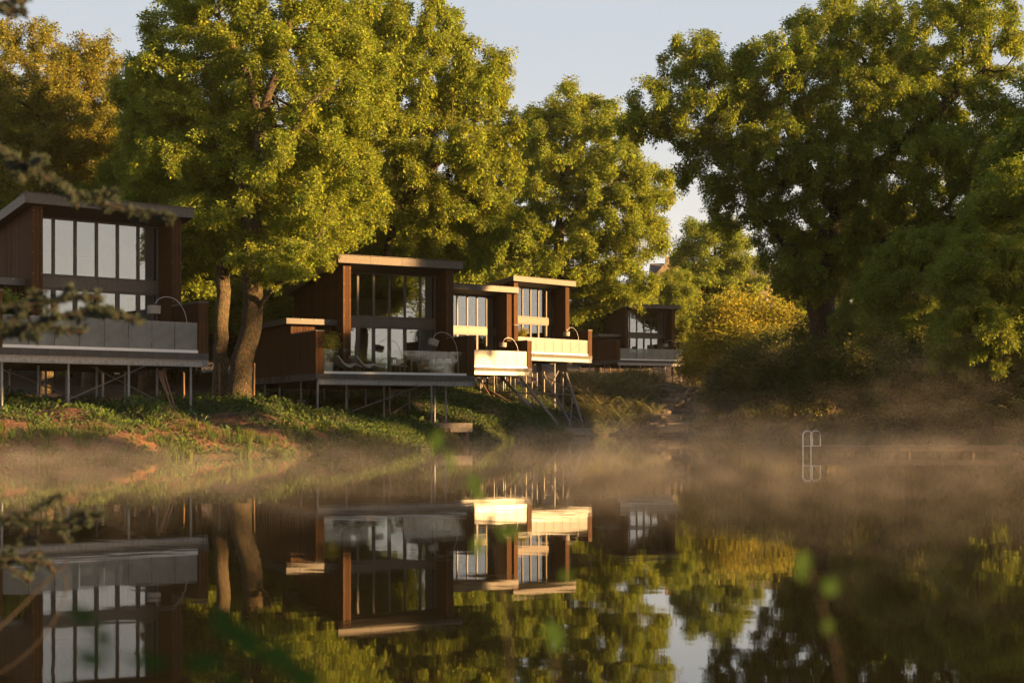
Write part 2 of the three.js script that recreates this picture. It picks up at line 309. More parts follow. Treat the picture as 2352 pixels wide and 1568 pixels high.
// the great oak between the two nearest houses
{
  const d = 64, b = onGround(545, d);
  tree({ seed: 21, label: 'huge sunlit oak with leaning thick trunk between the two nearest stilt houses', base: b, r0: 0.47, attractors: 1900, clumps: 27000, step: 0.55, kill: 0.95, mat: L.oak, gnarl: 0.34,
    limbs: [[b, at(552, 830, d), at(580, 730, d), at(572, 620, d - 0.5), at(575, 500, d - 1), at(590, 380, d - 1.8), at(602, 260, d - 2.4), at(640, 150, d - 2.8), at(668, 40, d - 3)], limb([582, 715, d], [640, 650, d - 1.5], [700, 590, d - 3], [745, 520, d - 3.5]), limb([575, 500, d - 1], [545, 400, d - 1.5], [520, 310, d - 2]), limb([598, 290, d - 2.3], [575, 190, d - 2.8], [540, 120, d - 3], [505, 40, d - 3]), limb([590, 400, d - 1.8], [650, 340, d - 3.2], [700, 250, d - 4.2], [760, 200, d - 4])],
    lobes: [lobe(600, 40, d, 260, 150, 5.5), lobe(470, 200, d + 1, 190, 150, 5.5), lobe(720, 210, d, 210, 170, 5.5), lobe(570, 330, d + 1.5, 240, 150, 5.2), lobe(450, 400, d + 1, 150, 110, 5), lobe(720, 430, d - 1, 190, 120, 5), lobe(640, 520, d + 1, 230, 90, 5), lobe(690, 600, d - 4, 110, 50, 2.2), lobe(600, 600, d - 2, 90, 45, 2.5), lobe(460, 520, d + 1, 110, 70, 4)] });
}
{
  const d = 82, b = onGround(905, d);
  tree({ seed: 22, label: 'broad golden-green oak rising behind the second house with a rounded right edge', base: b, r0: 0.5, attractors: 1500, clumps: 24000, step: 0.65, kill: 1.15, mat: L.oak, leaf: CL.oakB, jitter: 0.42,
    limbs: [[b, at(900, 640, d), at(890, 500, d), at(905, 380, d), at(880, 250, d)], limb([892, 520, d], [960, 420, d - 2], [1040, 340, d - 3]), limb([900, 420, d], [840, 320, d - 1], [800, 220, d])],
    lobes: [lobe(850, 90, d, 150, 130, 7), lobe(960, 190, d, 170, 130, 7), lobe(1080, 270, d + 1, 130, 120, 6), lobe(1010, 400, d - 1, 190, 130, 7), lobe(850, 300, d, 160, 140, 7), lobe(900, 500, d, 230, 90, 6), lobe(1080, 480, d + 1, 130, 110, 6), lobe(1150, 380, d + 2, 90, 110, 5), lobe(1110, 170, d, 90, 80, 5), lobe(1000, 70, d, 90, 80, 5), lobe(1010, 580, d, 160, 60, 4.5)] });
}
{
  const d = 69, b = onGround(503, d);
  tree({ seed: 23, label: 'slimmer straight-trunked oak just left of the great oak, beside the leftmost house', base: b, r0: 0.34, attractors: 750, clumps: 11000, step: 0.6, kill: 1.1, mat: L.oakShade,
    limbs: [[b, at(506, 780, d), at(512, 640, d), at(505, 520, d), at(480, 400, d), at(470, 300, d)]], lobes: [lobe(400, 330, d, 120, 150, 6), lobe(430, 470, d, 150, 100, 6), lobe(350, 220, d + 2, 90, 90, 5), lobe(540, 560, d + 3, 130, 70, 5)] });
}
for (const [seed, px, d, label, mat, lobes] of [
  [24, 105, 74, 'bronze-tinged oak with open twiggy top at the far left edge behind the house', L.oakGold, [[70, 130, 100, 90, 5], [20, 250, 110, 130, 6], [130, 300, 110, 120, 6], [60, 400, 150, 70, 6]]],
  [25, 205, 79, 'bronze-tinged oak with forked trunk and one long twig reaching up right', L.oakGold, [[200, 170, 80, 80, 4], [255, 110, 45, 45, 2], [190, 290, 110, 110, 6], [260, 360, 110, 90, 6]]],
]) {
  const b = onGround(px, d);
  tree({ seed, label, base: b, r0: 0.34, attractors: 620, clumps: 6500, step: 0.55, kill: 1.0, mat, limbs: [[b, at(px, 620, d), at(px + 6, 460, d), at(px - 4, 340, d), at(px + 8, 240, d)]], lobes: lobes.map(([x, y, rx, ry, rz]) => lobe(x, y, d, rx, ry, rz)) });
}
{
  const d = 126, b = onGround(1288, d);
  tree({ seed: 26, label: 'tall feathery oak in sun behind the two brightly lit houses', base: b, r0: 0.5, attractors: 1100, clumps: 16000, step: 0.9, kill: 1.5, mat: L.oak, leaf: CL.far, jitter: 0.55,
    limbs: [[b, at(1286, 680, d), at(1282, 580, d), at(1290, 450, d), at(1300, 330, d), at(1310, 250, d)], limb([1288, 520, d], [1370, 450, d - 2], [1440, 400, d - 2])],
    lobes: [lobe(1300, 260, d, 80, 70, 5), lobe(1380, 340, d, 110, 110, 7), lobe(1270, 390, d, 90, 110, 7), lobe(1480, 430, d, 80, 80, 6), lobe(1400, 500, d, 150, 90, 7), lobe(1480, 560, d, 65, 50, 5), lobe(1330, 610, d, 150, 70, 7), lobe(1230, 540, d, 90, 90, 6), lobe(1235, 320, d, 75, 80, 6), lobe(1440, 660, d, 90, 45, 5)] });
}
// the great oak on the right bank
{
  const d = 88, b = onGround(1905, d);
  tree({ seed: 27, label: 'massive spreading oak filling the right half, mostly in shade', base: b, r0: 0.85, attractors: 2500, clumps: 34000, step: 0.7, kill: 1.15, mat: L.oakShade, leaf: CL.oakB, jitter: 0.42, gnarl: 0.42, bark: M.barkDark,
    limbs: [[b, at(1895, 800, d), at(1888, 680, d), at(1900, 560, d), at(1960, 440, d), at(2000, 300, d), at(1990, 160, d)], limb([1890, 650, d], [1800, 560, d - 2], [1740, 490, d - 3], [1700, 470, d - 3]), limb([1930, 500, d], [1850, 380, d - 2], [1800, 280, d - 2], [1720, 210, d - 3]), limb([1850, 390, d - 2], [1700, 330, d - 4], [1560, 300, d - 5], [1470, 290, d - 5]), limb([1960, 430, d], [2070, 330, d - 4], [2160, 250, d - 6], [2260, 160, d - 6]), limb([1905, 600, d], [2050, 540, d - 4], [2180, 470, d - 5])],
    lobes: [lobe(1600, 150, d - 3, 90, 80, 5), lobe(1490, 250, d - 5, 90, 80, 5), lobe(1620, 290, d - 4, 140, 90, 6), lobe(1780, 190, d - 3, 140, 110, 7), lobe(1940, 80, d, 160, 90, 7), lobe(1980, 250, d - 3, 180, 130, 8), lobe(2180, 110, d - 4, 170, 130, 8), lobe(1800, 370, d - 3, 190, 110, 8), lobe(1640, 410, d - 3, 90, 60, 5), lobe(2060, 390, d - 4, 190, 110, 8), lobe(1720, 500, d - 2, 110, 50, 5), lobe(1890, 500, d - 2, 170, 90, 6), lobe(1960, 610, d - 4, 170, 70, 4), lobe(2240, 300, d - 4, 150, 120, 7), lobe(1800, 600, d - 1, 80, 45, 4), lobe(1850, 665, d - 1, 70, 40, 4), lobe(2080, 560, d - 3, 150, 80, 6)] });
}

// a few trees to repeat in the wood behind and along the right bank
const protos = {};
function proto(key, seed, h, w, mat, leaf, clumps, attractors, r0, lift = 0) {
  const o = new THREE.Group(), b = V(0, -0.3, 0), t = grow({ seed, r0, attractors, step: h / 26, kill: h / 15, gnarl: 0.35, limbs: [[b, V(0.2, h * 0.2, 0), V(-0.1, h * 0.4, 0.2), V(0.3, h * 0.62, 0), V(0, h * 0.8, 0)]], lobes: [{ c: V(0, h * 0.75, 0), r: [w * 0.8, h * 0.25, w * 0.8] }, { c: V(w * 0.4, h * Math.min(0.82, 0.55 + lift * 0.7), w * 0.1), r: [w * 0.6, h * 0.22, w * 0.6] }, { c: V(-w * 0.4, h * Math.min(0.86, 0.5 + lift), 0.2), r: [w * 0.6, h * 0.22, w * 0.6] }, { c: V(0.1 * w, h * Math.min(0.84, 0.42 + lift), w * 0.45), r: [w * 0.55, h * 0.18, w * 0.5] }, { c: V(0, h * Math.min(0.84, 0.45 + lift), -w * 0.45), r: [w * 0.55, h * 0.18, w * 0.5] }] });
  const tr = part('trunk', woodGeo(t, 0.02), M.barkDark, o); tr.name = 'trunk';
  const thin = []; t.tips.forEach((k, i) => { if (k <= 4 && t.par[i] >= 0) thin.push(i); });
  const list = [], r = t.r; for (let i = 0; i < clumps; i++) { const k = thin[Math.floor(r() * thin.length)], p = t.P[k].clone().lerp(t.P[t.par[k]], r()); p.add(V(gauss(r) * 0.5, gauss(r) * 0.5, gauss(r) * 0.5)); list.push([p, 0.8 + 0.6 * r(), r]); }
  instances('crown', leaf, mat, list, o, 0.3); protos[key] = o;
}
proto('woodA', 41, 15, 5.2, L.oakShade, CL.far, 5000, 360, 0.3);
proto('woodB', 42, 15, 4.6, L.oak, CL.far, 5000, 360, 0.3);
proto('bankA', 45, 15, 5.2, L.oakShade, CL.oakB, 10000, 520, 0.34);
proto('eastA', 46, 15, 4.6, L.oakShade, CL.big, 3000, 300, 0.3, 0.22);
proto('eastOpen', 47, 15, 5.4, L.oakShade, CL.big, 380, 260, 0.5, 0.1);
proto('bush', 43, 3.2, 2.0, L.shrub, CL.shrub, 1500, 170, 0.06);
proto('goldBush', 44, 3.4, 2.3, L.gold, CL.shrub, 1900, 190, 0.06);
function plant(key, name, label, category, px, d, h, turn, group, x) {
  const o = protos[key].clone(), X = x ?? (px - CX) / FOCAL * d, hh = { woodA: 15, woodB: 15, bankA: 15, eastA: 15, eastOpen: 15, bush: 3.2, goldBush: 3.4 }[key];
  o.name = numbered(name); o.position.set(X, ground(X, -d), -d); o.rotation.y = turn; o.scale.setScalar(h / hh); scene.add(o); return tag(o, label, category, group);
}
const back = 'trees of the wood behind the houses';
[['woodA', 40, 96, 17], ['woodB', 290, 92, 16], ['woodA', 330, 74, 13], ['woodA', 420, 98, 18], ['woodB', 560, 104, 20], ['woodA', 690, 98, 17], ['woodA', 800, 112, 20], ['woodB', 930, 116, 18], ['woodA', 1060, 122, 19], ['woodB', 1160, 136, 17], ['woodA', 160, 108, 19], ['woodB', -60, 84, 18], ['woodA', 620, 82, 11], ['woodB', 690, 88, 9], ['woodB', 440, 84, 9], ['woodA', 250, 84, 10], ['woodB', 820, 94, 10], ['woodA', 1240, 150, 15], ['woodB', 1370, 152, 13], ['woodB', 1450, 168, 12]]
  .sort((a, b) => a[1] - b[1]).forEach(([k, px, d, h], i, all) => plant(k, 'wood_tree', `${k === 'woodA' ? 'deep green' : 'light green'} tree of the wood behind the houses, ${nth(all.slice(0, i).filter((q) => q[0] === k).length)} of that colour`, 'tree', px, d, h, i * 1.7, back));
plant('woodA', 'small_oak_tree', 'small dark oak behind the farthest house, in front of the pale stone manor', 'tree', 1640, 178, 20, 0.4);
plant('woodB', 'small_oak_tree', 'low pale-leaved tree left of the small dark oak, over the farthest house', 'tree', 1548, 172, 13, 2.1);
plant('goldBush', 'golden_bush', 'large round golden bush glowing in sun right of the farthest house', 'bush', 1725, 118, 8.2, 0.6);
plant('goldBush', 'golden_bush', 'smaller golden bush at the right corner of the farthest house', 'bush', 1640, 126, 5.6, 2.2);
plant('goldBush', 'golden_bush', 'golden bush tucked under the shaded oak, right of the large golden bush', 'bush', 1815, 112, 5.6, 4.0);
[[2270, 57, 8.5, 'dark tree against the right edge with sunlit lower branch'], [2120, 68, 10, 'dark leafy tree behind the wooden jetty'], [2295, 60.5, 9, 'low dark tree in front of the right edge thicket'], [2380, 60, 11.5, 'tallest dark tree cut off by the right edge'], [2010, 80, 8, 'low dark tree beneath the massive oak']].forEach(([px, d, h, label], i) => plant('bankA', 'bank_tree', label, 'tree', px, d, h, 1 + i * 2.1));
[[1668, 104, 3.4], [1700, 101, 4.4], [1760, 95, 5.0], [1830, 90, 4.6], [1890, 85, 4.6], [1960, 80, 4.8], [2030, 76, 4.6], [2100, 70, 4.0], [2170, 66, 4.6], [2260, 61, 3.6], [2340, 57, 3.0], [1800, 102, 5.5], [1930, 94, 6], [2080, 84, 6], [2640, 46, 5], [2700, 44, 5.5], [2560, 48.5, 4.5]].forEach(([px, d, h], i) => plant('bush', 'bank_shrub', i < 11 ? `dark shrub in the front row of the right bank thicket, ${nth(i)}` : i < 14 ? `taller dark shrub in the back row of the right bank thicket, ${nth(i - 11)}` : 'dark shrub of the right bank beyond the picture edge', 'shrub', px, d, h, i * 1.3, 'shrubs of the right bank thicket'));
// the trees east of the pond that keep most of it in shade
[[26, 41, 18], [31.5, 38.5, 19], [26, 43.5, 15], [25, 32, 8], [30, 64, 17], [38, 61.5, 19], [17, -6, 12], [23, -9, 15], [36, 136, 19], [48, 131, 20], [31, 144, 17], [46, 73, 22], [54, 66, 23], [26, 68.5, 14], [31, 75, 16], [29, 82, 13]].forEach(([x, d, h], i) => plant('eastA', 'east_bank_tree', 'tree of the row on the east bank outside the picture', 'tree', 0, d, h, i * 2.3, 'trees east of the pond', x));

plant('eastOpen', 'open_crowned_oak', 'gnarled open-crowned oak on the east bank outside the picture', 'tree', 0, 53, 14.5, 0.7, null, 27.5);

plant('bankA', 'shade_tree', 'unseen low tree added behind the camera to shade the near leaves', 'tree', 0, -3.2, 8.5, 0.5, null, 13);  // unseen tree, added to keep sun off the shoots close to the camera
[[-60, 82], [20, 88], [95, 84], [170, 90], [240, 82], [310, 88], [385, 84], [455, 90], [620, 96], [700, 100], [1010, 118], [1130, 124]].forEach(([px, d], i) => plant('bush', 'understory_shrub', `shady understory shrub behind the stilt houses, ${nth(i)}`, 'shrub', px, d, 4.2 + 1.2 * (i % 3), i * 1.1, 'understory shrubs behind the houses'));

// ------------------------------------------------------------------ houses
const woodPicks = rng(77);
const isSlope = (f) => typeof f === 'function';
function clad(parent, single, name, ax, len, place, y0, y1, out, width = 0.148, skip) {   // vertical boards along x or z; out = outward normal sign on the other axis
  const n = Math.max(1, Math.round(len / width)), w = len / n, merged = [];
  for (let i = 0; i < n; i++) {
    const t = (i + 0.5) * w, top = isSlope(y1) ? y1(t) : y1, h = top - y0, m = M.planks[Math.floor(woodPicks() * 4)], th = 0.022 + 0.004 * Math.floor(woodPicks() * 3);
    const g = ax === 'x' ? box(w - 0.012, h, th) : box(th, h, w - 0.012), p = place(t); p.y = y0 + h / 2; if (ax === 'x') p.z += out * th / 2; else p.x += out * th / 2;
    if (single) { const q = part(name, g, m, parent); q.position.copy(p); } else merged.push(g.clone().translate(p.x, p.y, p.z));
  }
  if (!single) part('cladding', mergeGeometries(merged), M.planks[Math.floor(woodPicks() * 4)], parent).userData.kind = 'stuff';
}
const HOUSES = [];
function house(spec) {
  const { x, y, d, turn, single, dew, label } = spec, W = 8.3, c = Math.cos(turn), s = Math.sin(turn);
  const o = thing('stilt_house', label, 'house', [x - W * c, y, -(d) + W * s], turn, 'timber stilt houses along the bank');
  const toWorld = (u, v, w) => V(o.position.x + u * c + w * s, o.position.y + v, o.position.z - u * s + w * c);
  HOUSES.push({ o, toWorld, turn });
  const B = 2.4, GZ = -3.7, BACK = -9.6, U0 = 2.3, F = 0.42, FL = 0.56, roofY = (z) => 6.0 + (z + 2.1) * 0.13;   // roof underside falls to the back
  // deck: steel beam, edge board, boards, joists
  const bm = part('steel_beam', mergeGeometries([boxAt(0.12, W - 0.02, 0, 0.03, -0.16, 0), boxAt(0.12, W - 0.02, 0.24, 0.27, -0.16, 0), boxAt(0.12, W - 0.02, 0.03, 0.24, -0.10, -0.06)]), M.galv, o);
  for (const u of [0.16, W - 0.2, W - 0.06]) boxPart('end_plate', u, u + 0.025, 0.03, 0.24, -0.16, -0.002, M.galv, bm);
  boxPart('deck_edge', 0, W, 0.272, 0.52, -0.14, 0.03, M.deckEdge, o);
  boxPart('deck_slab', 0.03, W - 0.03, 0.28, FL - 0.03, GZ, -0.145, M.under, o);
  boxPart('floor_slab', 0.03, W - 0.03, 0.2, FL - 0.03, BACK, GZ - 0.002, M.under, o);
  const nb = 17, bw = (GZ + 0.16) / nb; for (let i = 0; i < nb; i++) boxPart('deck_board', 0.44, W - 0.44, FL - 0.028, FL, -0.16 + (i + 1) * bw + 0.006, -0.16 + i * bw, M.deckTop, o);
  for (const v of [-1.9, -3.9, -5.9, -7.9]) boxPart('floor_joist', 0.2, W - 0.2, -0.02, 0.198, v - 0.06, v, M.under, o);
  boxPart('side_edge', 0.002, 0.03, 0.2, 0.52, BACK, -0.145, M.deckEdge, o);
  // balustrade
  boxPart('base_strip', F + 0.01, W - F - 0.01, 0.522, 0.632, -0.10, -0.02, M.strip, o);
  for (let i = 0, n = 8, pw = (W - 2 * F - 0.04) / n; i < n; i++) boxPart('glass_panel', F + 0.02 + i * pw + 0.012, F + 0.02 + (i + 1) * pw - 0.012, 0.634, 1.69, -0.066, -0.052, dew ? M.dewGlass : M.clearGlass, o);
  // side screens of the balcony: core + boards + cap
  for (const [u0, u1, z1, top] of [[0, F, -3.5, 2.5], [W - F, W, -B, 2.46]]) {
    boxPart('screen_core', u0 + 0.03, u1 - 0.03, 0.53, top - 0.03, z1, -0.03, M.backing, o);
    clad(o, single, 'plank', 'x', u1 - u0, (t) => V(u0 + t, 0, -0.03), 0.53, top, 1, 0.14);
    clad(o, single && u0 === 0, 'plank', 'z', -z1 - 0.03, (t) => V(u0 + 0.03, 0, -0.03 - t), 0.53, top, -1);
    clad(o, false, 'plank', 'z', -z1 - 0.03, (t) => V(u1 - 0.03, 0, -0.03 - t), 0.53, top, 1);
    boxPart('metal_cap', u0 - 0.02, u1 + 0.02, top + 0.002, top + 0.05, z1, 0.02, M.cap, o);
  }
  // main body: two fin walls, back wall, roof
  for (const [u0, u1, left] of [[U0, U0 + F, true], [W - F, W, false]]) {
    const g = new THREE.Shape([[-BACK - 0.03, FL], [B + 0.03, FL], [B + 0.03, roofY(-B)], [-BACK - 0.03, roofY(BACK)]].map((p) => new THREE.Vector2(...p)));
    const wall = new THREE.ExtrudeGeometry(g, { depth: u1 - u0 - 0.06, bevelEnabled: false }); wall.rotateY(Math.PI / 2); wall.translate(u0 + 0.03, 0, 0);
    part('wall_core', wall, M.backing, o);
    clad(o, single, 'plank', 'x', F, (t) => V(u0 + t, 0, -B - 0.03), left ? FL : 2.4, roofY(-B - 0.03) - 0.01, 1, 0.14);
    if (left) clad(o, single, 'plank', 'z', -BACK - B - 0.06, (t) => V(u0 + 0.03, 0, -B - 0.03 - t), FL, (t) => roofY(-B - 0.03 - t) - 0.02, -1);
    else clad(o, false, 'plank', 'z', -BACK - B - 0.06, (t) => V(u1 - 0.03, 0, -B - 0.03 - t), FL, (t) => roofY(-B - 0.03 - t) - 0.02, 1);
    clad(o, false, 'plank', 'z', -GZ - B - 0.06, (t) => V(left ? u1 - 0.03 : u0 + 0.03, 0, -B - 0.03 - t), FL, (t) => roofY(-B - 0.03 - t) - 0.02, left ? 1 : -1);
    for (const uu of [u0 + 0.05, u1 - 0.05]) for (let k = 0; k < 7; k++) { const yy = 1.1 + k * 0.78; if (single && (left || yy > 2.6)) { const q = part('bolt', boltGeo, M.galv, o); q.position.set(uu, yy, -B - 0.002); } }
  }
  const slab = (u0, u1, z0, z1, ya, yb, th) => { const g = new THREE.BufferGeometry(), p = []; for (const u of [u0, u1]) for (const [z, yy] of [[z0, ya], [z1, yb]]) p.push(u, yy, z, u, yy + th, z); g.setAttribute('position', new THREE.Float32BufferAttribute(p, 3)); g.setAttribute('uv', new THREE.Float32BufferAttribute(p.flatMap((_, i) => (i % 3 === 0 ? [p[i], p[i + 2]] : [])), 2)); g.setIndex([0, 1, 3, 0, 3, 2, 4, 7, 5, 4, 6, 7, 1, 5, 7, 1, 7, 3, 0, 6, 4, 0, 2, 6, 0, 4, 5, 0, 5, 1, 2, 3, 7, 2, 7, 6]); const q = g.toNonIndexed(); q.computeVertexNormals(); return q; };
  const RU0 = 1.92, RU1 = W + 0.38, RZ = -2.05;
  const roof = part('roof', slab(RU0 + 0.05, RU1 - 0.05, RZ - 0.06, BACK - 0.4, roofY(RZ) + 0.03, roofY(BACK - 0.4) + 0.03, 0.33), M.roofing, o);
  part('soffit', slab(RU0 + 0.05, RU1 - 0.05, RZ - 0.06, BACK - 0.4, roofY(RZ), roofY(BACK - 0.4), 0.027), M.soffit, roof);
  for (let i = 0, n = 4, pw = (RU1 - RU0) / n; i < n; i++) boxPart('fascia_panel', RU0 + i * pw + 0.005, RU0 + (i + 1) * pw - 0.005, roofY(RZ) - 0.01, roofY(RZ) + 0.37, RZ - 0.055, RZ, M.fascia, roof);
  part('roof_edging', slab(RU0 - 0.03, RU1 + 0.03, RZ + 0.04, RZ - 0.5, roofY(RZ) + 0.372, roofY(RZ - 0.54) + 0.372, 0.025), M.fascia, roof);
  for (const u of [RU0, RU1 - 0.045]) part('verge_board', slab(u, u + 0.045, RZ - 0.062, BACK - 0.4, roofY(RZ - 0.06) - 0.01, roofY(BACK - 0.4) - 0.01, 0.37), M.fascia, roof);
  boxPart('back_wall', U0 + F, W - F, FL, roofY(BACK) - 0.05, BACK, BACK + 0.1, M.room, o);
  boxPart('upper_floor', U0 + F, W - F, 3.06, 3.36, BACK + 0.1, GZ - 0.16, M.room, o);
  boxPart('room_floor', U0 + F, W - F, FL - 0.028, FL, BACK + 0.1, GZ - 0.16, M.floorIn, o);
  // glazing: six bays on two storeys
  const G0 = U0 + F, G1 = W - F, pw = (G1 - G0) / 6;
  const rows = [['window', FL + 0.02, 3.03], ['window', 3.5, 5.76]];
  rows.forEach(([nm, ya, yb], row) => {
    for (let i = 0; i < 6; i++) {
      const a = G0 + i * pw, b = a + pw, e = row ? 0.05 : 0.075;
      const f = part(nm, mergeGeometries([boxAt(a + 0.002, a + e, ya, yb, GZ - 0.07, GZ + 0.07), boxAt(b - e, b - 0.002, ya, yb, GZ - 0.07, GZ + 0.07), boxAt(a + e, b - e, yb - 0.07, yb, GZ - 0.07, GZ + 0.07), boxAt(a + e, b - e, ya, ya + 0.08, GZ - 0.07, GZ + 0.07)]), M.frame, o);
      const tilt = (woodPicks() - 0.5) * 0.006, p = part('pane', box(b - a - 2 * e + 0.01, yb - ya - 0.14, 0.012), M.glazing, f); p.position.set((a + b) / 2, (ya + yb) / 2 + 0.005, GZ); p.rotation.y = tilt; p.rotation.x = (woodPicks() - 0.5) * 0.004;
    }
  });
  for (let i = 0; i < 2; i++) boxPart('spandrel_panel', lerp(G0, G1, i / 2) + 0.004, lerp(G0, G1, (i + 1) / 2) - 0.004, 3.04, 3.49, GZ - 0.05, GZ + 0.085, M.spandrel, o);
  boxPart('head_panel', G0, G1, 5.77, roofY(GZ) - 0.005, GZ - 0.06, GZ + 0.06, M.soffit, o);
  const curtain = (u0, u1, y0, y1) => { const n = 40, p = [], id = []; for (let i = 0; i <= n; i++) for (const yy of [y0, y1]) p.push(lerp(u0, u1, i / n), yy, GZ - 0.26 + 0.05 * Math.sin(i * 1.35) + 0.02 * Math.sin(i * 0.5)); for (let i = 0; i < n; i++) { const a = i * 2; id.push(a, a + 2, a + 1, a + 1, a + 2, a + 3); } const g = new THREE.BufferGeometry(); g.setAttribute('position', new THREE.Float32BufferAttribute(p, 3)); g.setAttribute('uv', new THREE.Float32BufferAttribute(p.flatMap((_, i) => (i % 3 === 0 ? [p[i] * 3, p[i + 1] * 3] : [])), 2)); g.setIndex(id); g.computeVertexNormals(); part('curtain', g, M.curtain, o); };
  curtain(G1 - pw * 0.95, G1 - 0.06, FL + 0.03, 3.0); curtain(G1 - pw * 0.9, G1 - 0.08, 3.5, 5.7); if (spec.leftCurtain) { curtain(G0 + 0.05, G0 + pw * 0.8, FL + 0.03, 3.0); curtain(G0 + 2 * pw, G0 + 4.6 * pw, FL + 0.03, 3.0); }
  // low wing on the left, set back
  const WZ = -3.5, WT = 3.05;
  boxPart('wing_core', 0.03, U0 - 0.04, FL, WT, BACK + 0.3, WZ - 0.03, M.backing, o);
  clad(o, single, 'plank', 'x', U0 - 0.04, (t) => V(t, 0, WZ - 0.03), FL, WT, 1);
  clad(o, single, 'plank', 'z', -BACK - 0.3 + WZ, (t) => V(0.03, 0, WZ - t), FL - 0.3, WT, -1);
  const wr = boxPart('wing_roof', -0.3, U0 - 0.002, WT + 0.01, WT + 0.2, BACK + 0.2, WZ + 0.32, M.roofing, o);
  const fz = boxPart('wing_fascia', -0.34, U0 - 0.004, WT - 0.03, WT + 0.24, WZ + 0.322, WZ + 0.36, M.cap, o); boxPart('wing_verge', -0.345, -0.302, WT - 0.03, WT + 0.24, BACK + 0.2, WZ + 0.32, M.cap, o);
  for (let i = 0; i < 3; i++) { const q = part('bracket', boltGeo, M.galv, o); q.scale.setScalar(2.2); q.position.set(0.45 + i * 0.7, WT + 0.19, WZ + 0.37); }
  // stilts and braces
  for (const [u, w, foot] of spec.stilts) { const p = toWorld(u, 0, w), g = (foot ?? ground(p.x, p.z) - 0.25) - o.position.y; if (g < -0.3) part('stilt', barGeo(V(u, g, w), V(u, 0.2, w), 0.048, 10), M.galv, o); if (single && foot === undefined && g < -0.3) boxPart('footing_pad', u - 0.17, u + 0.17, g - 0.1, g + 0.33, w - 0.17, w + 0.17, M.concrete, o); }
  for (const [a, b, r, mm] of spec.braces ?? []) part('brace', barGeo(o.worldToLocal ? V(...a).clone() : a, V(...b), r ?? 0.035, 8), mm ?? M.steel, o);
  return o;
}
const boltGeo = new THREE.CylinderGeometry(0.016, 0.016, 0.02, 8).rotateX(Math.PI / 2);
const deg = Math.PI / 180;
const ST = [[0.5, -0.3], [2.9, -0.3], [5.2, -0.3], [7.7, -0.3], [0.5, -3.4], [2.9, -3.4], [5.2, -3.4], [7.7, -3.4], [0.5, -6.6], [2.9, -6.6], [5.2, -6.6], [7.7, -6.6], [0.5, -9], [2.9, -9], [5.2, -9], [7.7, -9]];
house({ x: -11.7, y: 3.26, d: 54.8, turn: 38 * deg, single: true, dew: true, leftCurtain: true, label: 'nearest stilt house at the left edge with pale sky in its tall windows', stilts: ST,
  braces: [[[5.2, -1.5, -3.4], [0.9, 0.1, -3.4], 0.03], [[2.9, -1.4, -1.0], [6.2, 0.05, -1.0], 0.03], [[7.6, -1.2, -3.4], [5.0, 0.05, -3.4], 0.03]] });
house({ x: -1.85, y: 2.87, d: 70.3, turn: 28 * deg, single: true, dew: false, label: 'central dark stilt house with clear glass balcony, furniture and sunlit wall ends', stilts: [[0.14, -0.1], [2.0, -1.2], [4.3, -2.0], [6.05, -0.2, 1.05], [7.15, -0.9, 1.05], ...ST.slice(4)],
  braces: [[[2.1, -1.3, -1.2], [6.0, 0.05, -1.2], 0.035], [[7.1, -0.2, -3.2], [5.3, -1.3, -3.2], 0.035]] });
house({ x: 1.41, y: 4.3, d: 100.2, turn: 37 * deg, dew: true, label: 'sunlit stilt house half hidden behind the central one', stilts: ST.slice(2), braces: [] });
house({ x: 6.13, y: 5.56, d: 108.9, turn: 44 * deg, dew: true, label: 'sunlit stilt house with bright balcony glass above splayed steel struts', stilts: ST.slice(4), braces: [] });
house({ x: 18.0, y: 6.66, d: 145.8, turn: 25 * deg, dew: true, leftCurtain: true, label: 'farthest and smallest stilt house in shade above the rock steps', stilts: ST, braces: [] });

